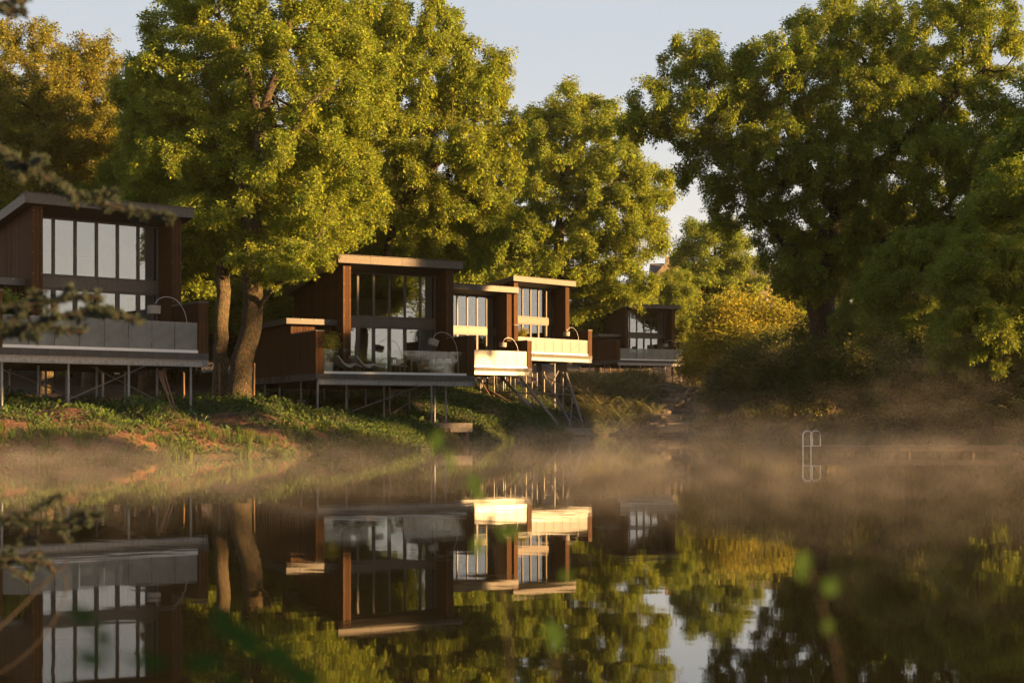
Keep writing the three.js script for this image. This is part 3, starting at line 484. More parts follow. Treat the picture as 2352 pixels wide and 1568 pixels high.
// struts under the two sunlit houses
{
  const c3 = (cx, cy, d) => at((1080 + cx * 0.2807) * 0.9408, (640 + cy * 0.2807) * 0.9408, d);
  const strut = (i, a, b, r, mm) => { const h = HOUSES[i].o; h.updateMatrixWorld(); part('strut', barGeo(h.worldToLocal(a.clone()), h.worldToLocal(b.clone()), r, 10), mm ?? M.steel, h); };
  strut(3, c3(880, 975, 109), c3(1111, 1400, 105.6), 0.10); strut(3, c3(1075, 965, 109), c3(1217, 1400, 105.6), 0.10); strut(3, c3(1111, 1400, 105.6), c3(1111, 1436, 105.6), 0.09); strut(3, c3(1217, 1400, 105.6), c3(1217, 1436, 105.6), 0.09);
  strut(3, c3(885, 980, 109), c3(1105, 1120, 107), 0.055); strut(3, c3(1132, 1165, 107), c3(1112, 1400, 105.7), 0.05); strut(3, c3(650, 1137, 108), c3(1118, 1151, 107.2), 0.055); strut(3, c3(1058, 1285, 108), c3(1210, 1395, 105.7), 0.05);
  strut(3, c3(1010, 945, 112), c3(940, 1080, 109), 0.05); strut(3, c3(1048, 955, 109), c3(1048, 1250, 109), 0.06); strut(3, c3(822, 960, 108), c3(822, 1165, 108), 0.06); strut(3, c3(885, 950, 113), c3(885, 1130, 113), 0.055);
  strut(2, c3(525, 1012, 101), c3(830, 1325, 97), 0.10); strut(2, c3(680, 1008, 101), c3(1005, 1415, 97), 0.10); strut(2, c3(700, 1178, 99), c3(1000, 1395, 97), 0.05); strut(2, c3(505, 1010, 101), c3(505, 1255, 101), 0.055); strut(2, c3(830, 1300, 97.3), c3(900, 1372, 96.6), 0.06);
  strut(2, c3(330, 1030, 97), c3(330, 1200, 97), 0.05); strut(2, c3(290, 1060, 95), c3(450, 1240, 94), 0.05, M.rust); strut(2, c3(335, 1030, 97), c3(458, 1240, 95), 0.05, M.rust); strut(2, c3(400, 1110, 98), c3(715, 1297, 94.5), 0.08, M.rust); strut(2, c3(440, 1132, 100), c3(600, 1132, 101), 0.07, M.rust); strut(2, c3(390, 1010, 101), c3(392, 1130, 101), 0.08, M.rust);
  strut(2, c3(590, 1010, 104), c3(590, 1130, 104), 0.05); strut(2, c3(630, 1010, 104), c3(630, 1115, 104), 0.05); strut(2, c3(625, 1190, 101), c3(730, 1250, 99), 0.05); strut(2, c3(700, 1070, 103), c3(860, 1140, 102), 0.05); strut(2, c3(915, 1180, 103), c3(1000, 1230, 102), 0.05);
}
// steel props of the nearest house
{
  const h = HOUSES[0].o; h.updateMatrixWorld();
  const c1 = (cx, cy, d) => h.worldToLocal(at(cx * 0.4466 * 0.9408, (430 + cy * 0.4466) * 0.9408, d));
  for (const [a, b, e, f] of [[855, 1060, 968, 1330], [868, 1060, 955, 1322], [880, 1062, 945, 1310], [893, 1062, 975, 1335]]) part('prop', barGeo(c1(a, b, 54), c1(e, f, 53.2), 0.03, 7), M.rust, h);
}
// concrete pad footings in the water's edge
function footing(name, label, a, b, y0, y1, d0, d1, thick, piles) {
  const dir = V(b - a, 0, -(d1 - d0)), len = dir.length(), o = thing(name, label, 'footing', [a, 0, -d0], Math.atan2(d1 - d0, b - a));
  boxPart('concrete_beam', 0, len, y0, y1, -thick, 0, M.concrete, o);
  for (const t of piles) part('pile', new THREE.CylinderGeometry(0.17, 0.17, y0 + 0.9, 14).translate(t * len, (y0 - 0.9) / 2, -thick / 2), M.pile, o);
}
footing('concrete_footing', 'pale concrete footing beam on piles under the central house', (900 - CX) / 45.4, (1085 - CX) / 45.4, 0.60, 1.06, 71, 72, 0.7, [0.45, 0.55, 0.64, 0.72, 0.93]);
footing('concrete_footing', 'small concrete footing at the foot of the splayed steel struts', (1298 - CX) / 31, (1357 - CX) / 31, 0.1, 0.6, 105.1, 105.4, 1.2, [0.2, 0.85]);

// ------------------------------------------------------------------ balcony furniture
const which = ['the nearest house', 'the central house', 'the half hidden sunlit house', 'the sunlit house on splayed struts', 'the farthest house'];
function place(o, i, u, w, turn = 0) { const p = HOUSES[i].toWorld(u, 0.562, w); o.position.copy(p); o.rotation.y = HOUSES[i].turn + turn; return o; }
function arcLamp(i, u, w, tilt) {
  const o = place(thing('arc_lamp', `arched floor lamp with drum shade on the balcony of ${which[i]}`, 'lamp', [0, 0, 0], 0, 'balcony arc lamps'), i, u, w);
  part('base', new THREE.CylinderGeometry(0.17, 0.18, 0.05, 24).translate(0, 0.025, 0), M.lampPole, o);
  part('pole', tube([V(0, 0.04, 0), V(-0.03, 0.9, 0), V(-0.16, 1.55, 0), V(-0.5, 1.98, 0), V(-0.95, 2.08, 0), V(-1.25, 1.95, 0), V(-1.36, 1.8, 0)], 0.011, 50, 8), M.lampPole, o);
  const pts = [[0.24, 0], [0.255, 0.30], [0.245, 0.30], [0.23, 0.005]].map((p) => new THREE.Vector2(...p));
  const sh = part('lamp_shade', new THREE.LatheGeometry(pts, 28), M.lampShade, o); sh.position.set(-1.40, 1.42, 0); sh.rotation.z = tilt;
  part('shade_top', new THREE.CylinderGeometry(0.25, 0.25, 0.012, 28).translate(0, 0.3, 0), M.lampShade, sh);
  part('bulb', new THREE.SphereGeometry(0.05, 12, 8).translate(0, 0.16, 0), M.whitePaint, sh);
}
[[0, 7.62, -0.35, 0], [1, 7.55, -0.3, -0.3], [2, 7.5, -0.5, -0.1], [3, 7.4, -0.5, 0], [4, 7.4, -0.5, 0]].forEach((a) => arcLamp(...a));
const soft = (w, h, d, puff) => { const g = new THREE.BoxGeometry(w, h, d, 6, 4, 6), p = g.attributes.position; for (let k = 0; k < p.count; k++) { const a = p.getX(k) / w * 2, b = p.getY(k) / h * 2, c = p.getZ(k) / d * 2, e = 1 - puff * (a * a * b * b + b * b * c * c + a * a * c * c) * 0.34; p.setXYZ(k, p.getX(k) * e, p.getY(k) * e, p.getZ(k) * e); } g.computeVertexNormals(); return g; };
function planter(i, u, w, h, mat, label) {
  const o = place(thing('planter', label, 'planter'), i, u, w), prof = [[0.02, 0], [0.24, 0], [0.27, 0.5], [0.25, 0.5], [0.24, 0.44], [0, 0.44]].map((p) => new THREE.Vector2(...p));
  part('pot', new THREE.LatheGeometry(prof, 28), M.pot, o);
  const r = rng(300 + i), stems = [], list = [];
  for (let k = 0; k < 16; k++) { const a = r() * 6.28, s = 0.25 + 0.4 * r(), tp = V(Math.cos(a) * s, 0.5 + h * (0.6 + 0.4 * r()), Math.sin(a) * s); const pts = [V(Math.cos(a) * 0.06, 0.42, Math.sin(a) * 0.06), V(tp.x * 0.35, 0.45 + h * 0.5, tp.z * 0.35), tp], cv = new THREE.CatmullRomCurve3(pts); stems.push(new THREE.TubeGeometry(cv, 8, 0.008, 5)); for (let q = 0; q < 16; q++) { const p = cv.getPoint(0.3 + 0.7 * q / 15); p.add(V(gauss(r) * 0.1, gauss(r) * 0.07, gauss(r) * 0.1)); list.push([p, 0.7 + 0.5 * r(), r]); } }
  const pl = part('stems', mergeGeometries(stems), M.stake, o); instances('foliage', CL.bamboo, mat, list, pl, 0.3);
}
planter(1, 0.75, -0.45, 1.35, L.bamboo, 'round pale planter with feathery yellow-green bamboo on the central house balcony');
planter(0, 1.0, -0.8, 1.5, L.oakShade, 'round pale planter with dark leafy bamboo on the nearest house balcony');
planter(3, 1.15, -0.7, 1.3, L.gold, 'round planter with golden bamboo on the sunlit house on splayed struts');
function lounger(i, u, w, turn, label) {
  const o = place(thing('sun_lounger', label, 'lounger', [0, 0, 0], 0, 'sun loungers on the central balcony'), i, u, w, turn), cv = new THREE.CatmullRomCurve3([V(0, 0.30, -0.9), V(0, 0.34, -0.6), V(0, 0.42, -0.25), V(0, 0.30, 0.05), V(0, 0.42, 0.4), V(0, 0.78, 0.8)]);
  const pts = cv.getPoints(30), sh = new THREE.Shape(); pts.forEach((p, k) => (k ? sh.lineTo(p.z, p.y) : sh.moveTo(p.z, p.y))); [...pts].reverse().forEach((p) => sh.lineTo(p.z, p.y + 0.08)); sh.closePath();
  part('cushion', new THREE.ExtrudeGeometry(sh, { depth: 0.58, bevelEnabled: true, bevelSize: 0.015, bevelThickness: 0.02, bevelSegments: 2 }).rotateY(-Math.PI / 2).translate(0.29, 0, 0), M.cushion, o);
  for (const x of [-0.3, 0.3]) part('frame_rail', tube(pts.map((p) => V(x, p.y - 0.02, p.z)), 0.02, 30, 6), M.teak, o);
  for (const x of [-0.28, 0.28]) for (const [z, y] of [[-0.55, 0.33], [0.35, 0.38]]) part('leg', barGeo(V(x, 0, z), V(x, y, z), 0.02, 6), M.teak, o);
}
lounger(1, 2.0, -1.1, -1.25, 'cushioned sun lounger nearer the planter on the central balcony'); lounger(1, 3.0, -1.2, -1.25, 'cushioned sun lounger nearer the windows on the central balcony');
function table(i, u, w) {
  const o = place(thing('dining_table', 'round teak dining table with splayed legs on the central balcony', 'table'), i, u, w); part('table_top', new THREE.CylinderGeometry(0.52, 0.5, 0.035, 36).translate(0, 0.735, 0), M.teak, o);
  for (let k = 0; k < 4; k++) { const a = k * Math.PI / 2 + 0.5; part('leg', barGeo(V(Math.cos(a) * 0.42, 0, Math.sin(a) * 0.42), V(Math.cos(a) * 0.25, 0.72, Math.sin(a) * 0.25), 0.022, 8), M.teak, o); }
}
table(1, 5.25, -0.8);
function armchair(i, u, w, turn, label) {
  const o = place(thing('dining_chair', label, 'chair', [0, 0, 0], 0, 'dining chairs on the central balcony'), i, u, w, turn);
  part('seat', soft(0.52, 0.10, 0.5, 0.4).translate(0, 0.44, 0), M.cushion, o);
  for (let k = 0; k < 9; k++) { const a = Math.PI * (0.08 + 0.84 * k / 8); part('slat', barGeo(V(Math.cos(a) * 0.27, 0.40, -Math.sin(a) * 0.27), V(Math.cos(a) * 0.3, 0.76, -Math.sin(a) * 0.31), 0.012, 6), M.teak, o); }
  part('back_rail', tube(Array.from({ length: 9 }, (_, k) => { const a = Math.PI * k / 8; return V(Math.cos(a) * 0.31, 0.77, -Math.sin(a) * 0.32); }), 0.024, 30, 8), M.teak, o);
  part('back_cushion', soft(0.42, 0.2, 0.1, 0.5).translate(0, 0.66, -0.2), M.cushion, o);
  for (const [x, z] of [[-0.24, 0.22], [0.24, 0.22], [-0.22, -0.22], [0.22, -0.22]]) part('leg', barGeo(V(x * 1.1, 0, z * 1.1), V(x, 0.42, z), 0.02, 7), M.teak, o);
}
armchair(1, 4.35, -0.7, 1.3, 'teak chair with pale cushion left of the round table on the central balcony'); armchair(1, 5.1, -1.6, 0.1, 'teak chair with pale cushion behind the round table on the central balcony');
function sofa(i, u, w, label, turn = -1.15) {
  const o = place(thing('sofa', label, 'sofa', [0, 0, 0], 0, 'balcony sofas'), i, u, w, turn);
  part('frame', mergeGeometries([boxAt(-0.8, 0.8, 0.18, 0.24, -0.36, 0.36), boxAt(-0.84, -0.78, 0, 0.58, -0.36, 0.36), boxAt(0.78, 0.84, 0, 0.58, -0.36, 0.36), boxAt(-0.78, 0.78, 0.5, 0.56, -0.38, -0.33)]), M.teak, o);
  part('seat_cushion', soft(1.5, 0.2, 0.66, 0.3).translate(0, 0.34, 0), M.cushion, o);
  for (const x of [-0.5, 0, 0.5]) { const c = part('cushion', soft(0.48, 0.46, 0.18, 0.6), M.cushion, o); c.position.set(x, 0.62, -0.2); c.rotation.set(-0.25, x * 0.3, x * 0.3); }
}
sofa(1, 6.85, -1.3, 'teak sofa with three plump pale cushions under the arc lamp of the central house'); sofa(0, 6.3, -1.35, 'teak sofa with pale cushions behind the dewy glass of the nearest house'); sofa(4, 1.6, -1.0, 'pale sofa behind the glass at the left end of the farthest balcony', 0.2);

// ------------------------------------------------------------------ manor far behind
{
  const d = 232, k = d / FOCAL, x0 = (1500 - CX) * k, x1 = (1900 - CX) * k, top = EYE + (HORIZON - 655) * k, o = thing('stone_manor', 'pale golden stone manor with slate roof glimpsed through the trees', 'building', [x0, 0, -d]);
  const w = x1 - x0, bz = 10; boxPart('wall', 0, w, top - 12, top, -bz, 0, M.sandstone, o);
  for (let i = 0; i < 11; i++) for (const yy of [top - 4.6, top - 9]) { const a = 1.4 + i * (w - 3.4) / 10, f = boxPart('window', a - 0.72, a + 0.72, yy - 0.1, yy + 2.3, -0.02, 0.09, M.whitePaint, o); for (const q of [-0.36, 0.36]) for (const r of [0, 1]) { const g = part('pane', box(0.6, 1.02, 0.03), M.darkGlass, f); g.position.set(q, -0.55 + r * 1.12, 0.055); } }
  boxPart('cornice', -0.3, w + 0.3, top, top + 0.5, -bz - 0.3, 0.35, M.sandstone, o);
  const rf = part('roof', new THREE.ExtrudeGeometry(new THREE.Shape([V(-0.2, 0, 0), V(bz + 0.2, 0, 0), V(bz / 2, 3.6, 0)].map((p) => new THREE.Vector2(p.x, p.y))), { depth: w, bevelEnabled: false }).rotateY(Math.PI / 2).translate(0, top + 0.5, 0), M.slate, o);
  for (const a of [2.6, 13, 22]) boxPart('chimney', a, a + 1.4, top + 2, top + 5.2, -bz / 2 - 0.6, -bz / 2 + 0.6, M.sandstone, rf);
  const gb = part('gable', new THREE.ExtrudeGeometry(new THREE.Shape([[0, 0], [5, 0], [5, 1.6], [2.5, 4.4], [0, 1.6]].map((p) => new THREE.Vector2(...p))), { depth: 4, bevelEnabled: false }).translate(0.6, top + 0.4, -3.6), M.sandstone, o);
}

// ------------------------------------------------------------------ rocks, stakes, jetty, ladder
{
  const rockGeo = (seed, w, h, dd) => { const g = new THREE.IcosahedronGeometry(1, 4), p = g.attributes.position; for (let i = 0; i < p.count; i++) { const v = V(p.getX(i), p.getY(i), p.getZ(i)), sx = Math.sign(v.x) * Math.pow(Math.abs(v.x), 0.62), sy = Math.sign(v.y) * Math.pow(Math.abs(v.y), 0.55), sz = Math.sign(v.z) * Math.pow(Math.abs(v.z), 0.62), n = 1 + 0.16 * N3(v.x * 1.3 + seed * 5, v.y * 1.3, v.z * 1.3) + 0.05 * N3(v.x * 4 + seed, v.y * 7, v.z * 4); p.setXYZ(i, sx * w * n * 0.8, sy * h * n * 0.8, sz * dd * n * 0.8); } g.computeVertexNormals(); return g; };
  const extra = { 2: ', the narrower one', 4: ', the broader one', 6: ', uppermost', 7: ', middle', 11: ', nearest the water', 12: ', the largest', 13: ', smaller one', 8: ', upper one', 9: ', lower one', 10: ', upper one', 14: ', lower one', 5: ', the narrower one' };
  const where = ['', 'at the very top of the rock steps', 'at the upper left of the rock steps', 'at the upper right of the rock steps', 'halfway up the left of the rock steps', 'halfway up the right of the rock steps', 'low on the left of the rock steps', 'low on the right of the rock steps', 'at the foot of the rock steps by the water'];
  [[1515, 893, 122, 38, 14, 1], [1550, 902, 120, 44, 16, 2], [1588, 900, 120, 32, 15, 3], [1612, 914, 118, 32, 18, 3], [1535, 924, 117, 32, 12, 4], [1560, 918, 118, 22, 14, 4], [1522, 936, 115, 34, 13, 6], [1512, 950, 113, 34, 13, 6], [1612, 934, 116, 26, 14, 5], [1614, 954, 114, 26, 18, 5], [1618, 974, 112, 24, 18, 7], [1530, 964, 111.5, 44, 17, 6], [1545, 984, 109.5, 50, 18, 8], [1506, 984, 110, 26, 15, 8], [1610, 990, 110, 24, 12, 7]].forEach(([px, py, d, rx, ry, k], i) => {
    const m = part('boulder', rockGeo(i, rx / FOCAL * d, ry / FOCAL * d, rx / FOCAL * d * 0.9), M.rock); m.position.copy(at(px, py, d)); tag(m, `weathered tan boulder ${where[k]}${extra[i] ?? ''}`, 'boulder', 'boulders of the rock steps');
  });
  [[1572, 921, 118.5, 30], [1576, 936, 116.5, 34], [1578, 950, 114.5, 34], [1578, 966, 112.5, 34], [1582, 982, 110.8, 30]].forEach(([px, py, d, w], i) => { const a = at(px, py, d), hw = w / FOCAL * d, o = part('stone_step', rockGeo(30 + i, hw, 0.2, 0.8), M.rock); o.position.set(a.x, a.y - 0.25, a.z - 0.4); tag(o, `flat stone step ${['topmost of the rock stairway', 'second from the top of the rock stairway', 'in the middle of the rock stairway', 'second from the bottom of the rock stairway', 'lowest of the rock stairway'][i]}`, 'step', 'stone steps of the rock stairway'); });
  // timber stakes below the farthest house
  const stake = (px, d, topPy, label, group) => { const b = onGround(px, d, -0.2), h = at(px, topPy, d).y - b.y, g = mergeGeometries([new THREE.CylinderGeometry(0.045, 0.05, h, 8).translate(0, h / 2, 0), new THREE.ConeGeometry(0.045, 0.08, 8).translate(0, h + 0.04, 0)]), o = part('timber_stake', g, M.stake); o.position.copy(b); o.rotation.z = (R0() - 0.5) * 0.05; tag(o, label, 'stake', group); };
  for (const [i, v] of [[1380, 134, 845], [1402, 134, 846], [1424, 133, 847], [1444, 131, 848], [1465, 131, 848], [1480, 136, 850], [1500, 130, 852], [1545, 130, 856], [1568, 135, 858], [1577, 134, 860], [1583, 133, 858], [1636, 134, 852], [1640, 132, 852]].entries()) stake(v[0], v[1], v[2], `upright timber stake, ${nth(i)} in the row below the farthest house`, 'stakes below the farthest house');
  for (const [i, v] of [[422, 62, 858], [504, 64, 838], [582, 63, 836]].entries()) stake(v[0], v[1], v[2], `slim timber fence stake ${['right of the nearest house', 'left of the great oak trunk', 'right of the great oak trunk'][i]}`, 'fence stakes near the leftmost house');
}
{
  const dk = 48.6, x0 = (1862 - CX) / FOCAL * dk, o = thing('wooden_jetty', 'low weathered wooden jetty reaching from the right bank', 'jetty', [x0, 0, -dk]), len = 7.6;
  for (let i = 0; i < 48; i++) { const a = i * 0.158; boxPart('deck_board', a, a + 0.15, 0.292, 0.325, -1.75, 0.03, M.dockWood, o); }
  boxPart('edge_beam', 0.01, len, 0.15, 0.29, -0.07, 0, M.dockWood, o); boxPart('edge_beam', 0.01, len, 0.15, 0.29, -1.7, -1.63, M.dockWood, o);
  for (const a of [0.3, 1.5, 2.7, 3.4, 4.9, 5.6, 6.8]) for (const z of [-0.16, -1.55]) part('post', new THREE.CylinderGeometry(0.075, 0.075, 1.1, 10).translate(a, -0.4, z), M.dockWood, o);
  const l = thing('pool_ladder', 'white metal swim ladder with two looped handrails on the jetty end', 'ladder', [x0, 0, -dk + 0.1]);
  for (const [x, z] of [[-0.30, 0.14], [0.0, 0.0]]) {
    const w = 0.38, pts = [V(x, -0.5, z), V(x, 0.2, z), V(x, 0.68, z)]; for (let k = 1; k <= 8; k++) { const a = Math.PI * (1 - k / 9); pts.push(V(x + w / 2 + Math.cos(a) * w / 2, 0.70 + Math.sin(a) * 0.15, z - k * 0.03)); } pts.push(V(x + w, 0.66, z - 0.28), V(x + w, 0.5, z - 0.28), V(x + w, 0.32, z - 0.28));
    part('handrail', tube(pts, 0.021, 70, 10), M.chrome, l);
    part('foot_rail', barGeo(V(x, 0.335, z - 0.1), V(x + w, 0.335, z - 0.28), 0.018, 8), M.chrome, l);
  }
  for (const y of [-0.12, -0.36]) part('rung', barGeo(V(-0.3, y, 0.14), V(0, y, 0), 0.018, 8), M.chrome, l);
}

// ------------------------------------------------------------------ ground cover
{
  const r = rng(500), herbs = [], grass = [], ferns = [], litterList = [];
  for (let i = 0; i < 60000 && herbs.length < 26000; i++) {
    const d = 42 + 75 * Math.pow(r(), 1.3), x = -24 + 40 * r(), s = inland(x, d); if (s < 0.15 || s > 14) continue;
    const n = N2(x * 0.22, d * 0.3) + 0.5 * N2(x * 0.9, d * 0.9), bare = x < -6.5 && d < 60 ? smooth(-0.2, 0.5, n + 0.75 - 0.2 * Math.abs(s - 1.8)) : smooth(0.5, 1, n);
    if (r() < bare * 0.92 || r() < smooth(6, 12, s) * 0.8) continue;
    herbs.push([V(x, ground(x, -d) + 0.03, -d), 0.7 + 0.9 * r(), r]);
  }
  tag(instances('ground_herbs', CL.herb, L.herb, herbs, null, 0.4), 'low leafy herbs covering the bank', 'herbs', null, 'stuff');
  const blades = (seed, n, h, spread) => { const q = rng(seed), pos = [], idx = []; for (let i = 0; i < n; i++) { const a = q() * 6.28, b = V(Math.cos(a) * spread * q(), 0, Math.sin(a) * spread * q()), l = h * (0.5 + 0.6 * q()), lean = 0.15 + 0.5 * q(), w = 0.008 + 0.008 * q(), px = -Math.sin(a) * w, pz = Math.cos(a) * w, k = pos.length / 3; for (const [t, ww] of [[0, 1], [0.5, 0.85], [1, 0.06]]) { const off = lean * l * t * t; pos.push(b.x + Math.cos(a) * off + px * ww, l * t * (1 - 0.15 * t * lean), b.z + Math.sin(a) * off + pz * ww, b.x + Math.cos(a) * off - px * ww, l * t * (1 - 0.15 * t * lean), b.z + Math.sin(a) * off - pz * ww); } idx.push(k, k + 1, k + 2, k + 1, k + 3, k + 2, k + 2, k + 3, k + 4, k + 3, k + 5, k + 4); } const g = new THREE.BufferGeometry(); g.setAttribute('position', new THREE.Float32BufferAttribute(pos, 3)); g.setIndex(idx); g.computeVertexNormals(); return g; };
  for (let i = 0; i < 30000 && grass.length < 2600; i++) { const d = 42 + 64 * Math.pow(r(), 1.5), x = -24 + 44 * r(), s = inland(x, d); if (s < -0.1 || s > 3.2 || r() < s / 3.4 || N2(x * 0.4, d * 0.4) < -0.35) continue; grass.push([V(x, Math.max(-0.05, ground(x, -d) - 0.03), -d), 0.6 + 0.8 * r(), r, [gauss(r) * 0.1, r() * 6.28, gauss(r) * 0.1]]); }
  tag(instances('waterside_grass', blades(7, 16, 0.34, 0.14), L.grass, grass, null, 0.5), 'tufts of long grass at the water edge', 'grass', null, 'stuff');
  const frond = () => { const q = rng(9), pos = [], idx = []; for (let f = 0; f < 7; f++) { const a = f / 7 * 6.28 + q() * 0.5, l = 0.75 + 0.4 * q(), up = 1.5 + 0.5 * q(); for (let k = 1; k < 13; k++) { const t = k / 13, c = V(Math.cos(a) * l * t * 0.7, l * up * (t - 0.55 * t * t), Math.sin(a) * l * t * 0.9), w = 0.26 * Math.sin(Math.PI * Math.pow(t, 0.6)) * (1 - 0.3 * t) + 0.02; for (const s of [-1, 1]) { const b = pos.length / 3, ox = -Math.sin(a) * w * s, oz = Math.cos(a) * w * s, fx = Math.cos(a) * 0.032, fz = Math.sin(a) * 0.032; pos.push(c.x - fx, c.y, c.z - fz, c.x + fx, c.y, c.z + fz, c.x + ox + fx * 1.5, c.y - w * 0.25, c.z + oz + fz * 1.5); idx.push(b, b + 1, b + 2); } } } const g = new THREE.BufferGeometry(); g.setAttribute('position', new THREE.Float32BufferAttribute(pos, 3)); g.setIndex(idx); g.computeVertexNormals(); return g; };
  for (let i = 0; i < 16000 && ferns.length < 800; i++) { const d = 108 + 22 * r(), x = 5.5 + 11 * r(), s = inland(x, d); if (s < 0.4 || s > 22 || (Math.abs(x - 13.6) < 2.3 && d < 124)) continue; ferns.push([V(x, ground(x, -d), -d), 0.8 + 0.8 * r(), r, [0.2 * gauss(r), r() * 6.28, 0.2 * gauss(r)]]); }
  for (let i = 0; i < 4000 && ferns.length < 1150; i++) { const d = 48 + 30 * r(), x = 17 + 8 * r(), s = inland(x, d); if (s < 1) continue; ferns.push([V(x, ground(x, -d), -d), 0.9 + 0.9 * r(), r, [0.2 * gauss(r), r() * 6.28, 0.2 * gauss(r)]]); }
  tag(instances('bracken', frond(), L.fern, ferns, null, 0.5), 'arching bracken fronds on the far bank', 'bracken', null, 'stuff');
  for (let i = 0; i < 9000 && litterList.length < 900; i++) { const d = 43 + 20 * r(), x = -22 + 18 * r(), s = inland(x, d); if (s < 0.2 || s > 5) continue; litterList.push([V(x, ground(x, -d) + 0.01, -d), 0.4 + 1.2 * r() * r(), r]); }
  tag(instances('loose_stones', new THREE.DodecahedronGeometry(0.045, 0), M.rock, litterList, null, 0.2), 'small loose stones on the bare earth bank', 'stones', null, 'stuff');
}

// ------------------------------------------------------------------ twigs close to the camera
{
  const needleSpray = (() => { const q = rng(3), gs = []; for (let i = 0; i < 16; i++) { const a = q() * 6.28, e = q() * 1.3, v = V(Math.cos(a) * Math.cos(e), Math.sin(e), Math.sin(a) * Math.cos(e)), l = 0.015 + 0.010 * q(); gs.push(barGeo(V(0, 0, 0), v.multiplyScalar(l), 0.0019, 3)); } return mergeGeometries(gs); })();
  const larch = (label, pts, seed, dens = 1) => {
    const o = thing('larch_branch', label, 'branch', [pts[0].x, pts[0].y, pts[0].z], 0, 'larch branches near the camera'), q = rng(seed), lp = pts.map((p) => p.clone().sub(pts[0])), cv = new THREE.CatmullRomCurve3(lp), L0 = cv.getLength();
    part('stem', new THREE.TubeGeometry(cv, 30, 0.011, 6), M.twig, o); const list = [];
    const along = (c, len, den) => { for (let t = 0; t < 1; t += 0.011 / len / den) { const p = c.getPoint(t).add(V(gauss(q) * 0.006, gauss(q) * 0.006, gauss(q) * 0.006)); list.push([p, 0.6 + 0.9 * q(), q, [q() * 6, q() * 6, q() * 6]]); } };
    along(cv, L0, dens);
    for (let k = 0; k < 5; k++) { const t = 0.15 + 0.8 * k / 5, a = cv.getPoint(t), tg = cv.getTangent(t), l = (0.07 + 0.10 * q()) * (1.2 - t), b = a.clone().add(tg.multiplyScalar(l)).add(V(0, (k % 2 ? 1 : -0.8) * l * 0.6, gauss(q) * l)), c = new THREE.CatmullRomCurve3([a, a.clone().lerp(b, 0.5).add(V(0, 0.01, 0)), b]); part('twig', new THREE.TubeGeometry(c, 8, 0.006, 5), M.twig, o); along(c, l, dens); }
    instances('needles', needleSpray, M.needle, list, o);
  };
  larch('long drooping larch branch across the roof of the nearest house', limb([-60, 300, 5.2], [40, 370, 5.2], [150, 435, 5.2], [270, 478, 5.2], [400, 500, 5.2]), 61, 1.5);
  larch('larch branch at the left edge above the dewy balcony glass', limb([-60, 715, 5.2], [60, 700, 5.2], [150, 685, 5.2], [230, 680, 5.2]), 62);
  larch('larch branch crossing the lower windows of the nearest house', limb([-60, 790, 5.2], [60, 755, 5.2], [150, 725, 5.2], [230, 715, 5.2], [320, 738, 5.2]), 63);
  larch('short larch branch in front of the left balcony glass', limb([-60, 755, 5.2], [60, 748, 5.2], [190, 762, 5.2]), 64, 0.8);
  larch('larch branch hanging low over the water at the left edge', limb([-60, 1195, 5.2], [60, 1190, 5.2], [150, 1205, 5.2], [240, 1178, 5.2]), 65);
  larch('short lowest larch tip over the mirrored balcony', limb([-60, 1285, 5.2], [30, 1285, 5.2], [120, 1296, 5.2]), 66, 0.6);
  larch('larch branch in the upper left corner', limb([-80, 8, 5.2], [0, 20, 5.2], [60, 28, 5.2]), 67, 0.7);
  const bare = (label, pts, r) => { const o = thing('bare_twig', label, 'twig', [pts[0].x, pts[0].y, pts[0].z]); part('stem', new THREE.TubeGeometry(new THREE.CatmullRomCurve3(pts.map((p) => p.clone().sub(pts[0]))), 30, r, 6), M.twig, o); };
  bare('bare curved twig at the lower left over the mirrored windows', limb([-40, 1475, 3.6], [40, 1400, 3.6], [100, 1340, 3.6], [155, 1290, 3.6]), 0.0035);
  bare('second thinner bare twig below the first at lower left', limb([-40, 1570, 3.6], [60, 1500, 3.6], [120, 1430, 3.6], [150, 1360, 3.6], [150, 1320, 3.6]), 0.0022);
  const leafGeo = (l, w) => { const pos = [], idx = []; const n = 8; for (let i = 0; i <= n; i++) { const t = i / n, hw = w * Math.sin(Math.PI * Math.pow(t, 0.8)) * 0.5; pos.push(-hw, -l * t, 0.08 * l * Math.sin(t * 2.5) + hw * 0.2, 0, -l * t, 0.08 * l * Math.sin(t * 2.5), hw, -l * t, 0.08 * l * Math.sin(t * 2.5) + hw * 0.2); if (i) { const b = i * 3; idx.push(b - 3, b, b - 2, b - 2, b, b + 1, b - 2, b + 1, b - 1, b - 1, b + 1, b + 2); } } const g = new THREE.BufferGeometry(); g.setAttribute('position', new THREE.Float32BufferAttribute(pos, 3)); g.setIndex(idx); g.computeVertexNormals(); return g; };
  const spray = (label, stem, leaves, d) => {
    const p0 = at(stem[0][0], stem[0][1], d), o = thing('leafy_shoot', label, 'shoot', [p0.x, p0.y, p0.z], 0, 'leafy shoots close to the camera');
    part('stem', new THREE.TubeGeometry(new THREE.CatmullRomCurve3(stem.map(([a, b]) => at(a, b, d).sub(p0))), 24, 0.0012, 5), M.twig, o);
    for (const [px, py, l, w, rot, tw] of leaves) { const m = part('leaf', leafGeo(l * d * 0.58, w * d * 0.58), L.near, o); m.position.copy(at(px, py, d - 0.01).sub(p0)); m.rotation.set(0.2, tw ?? 0.3, rot); }
  };
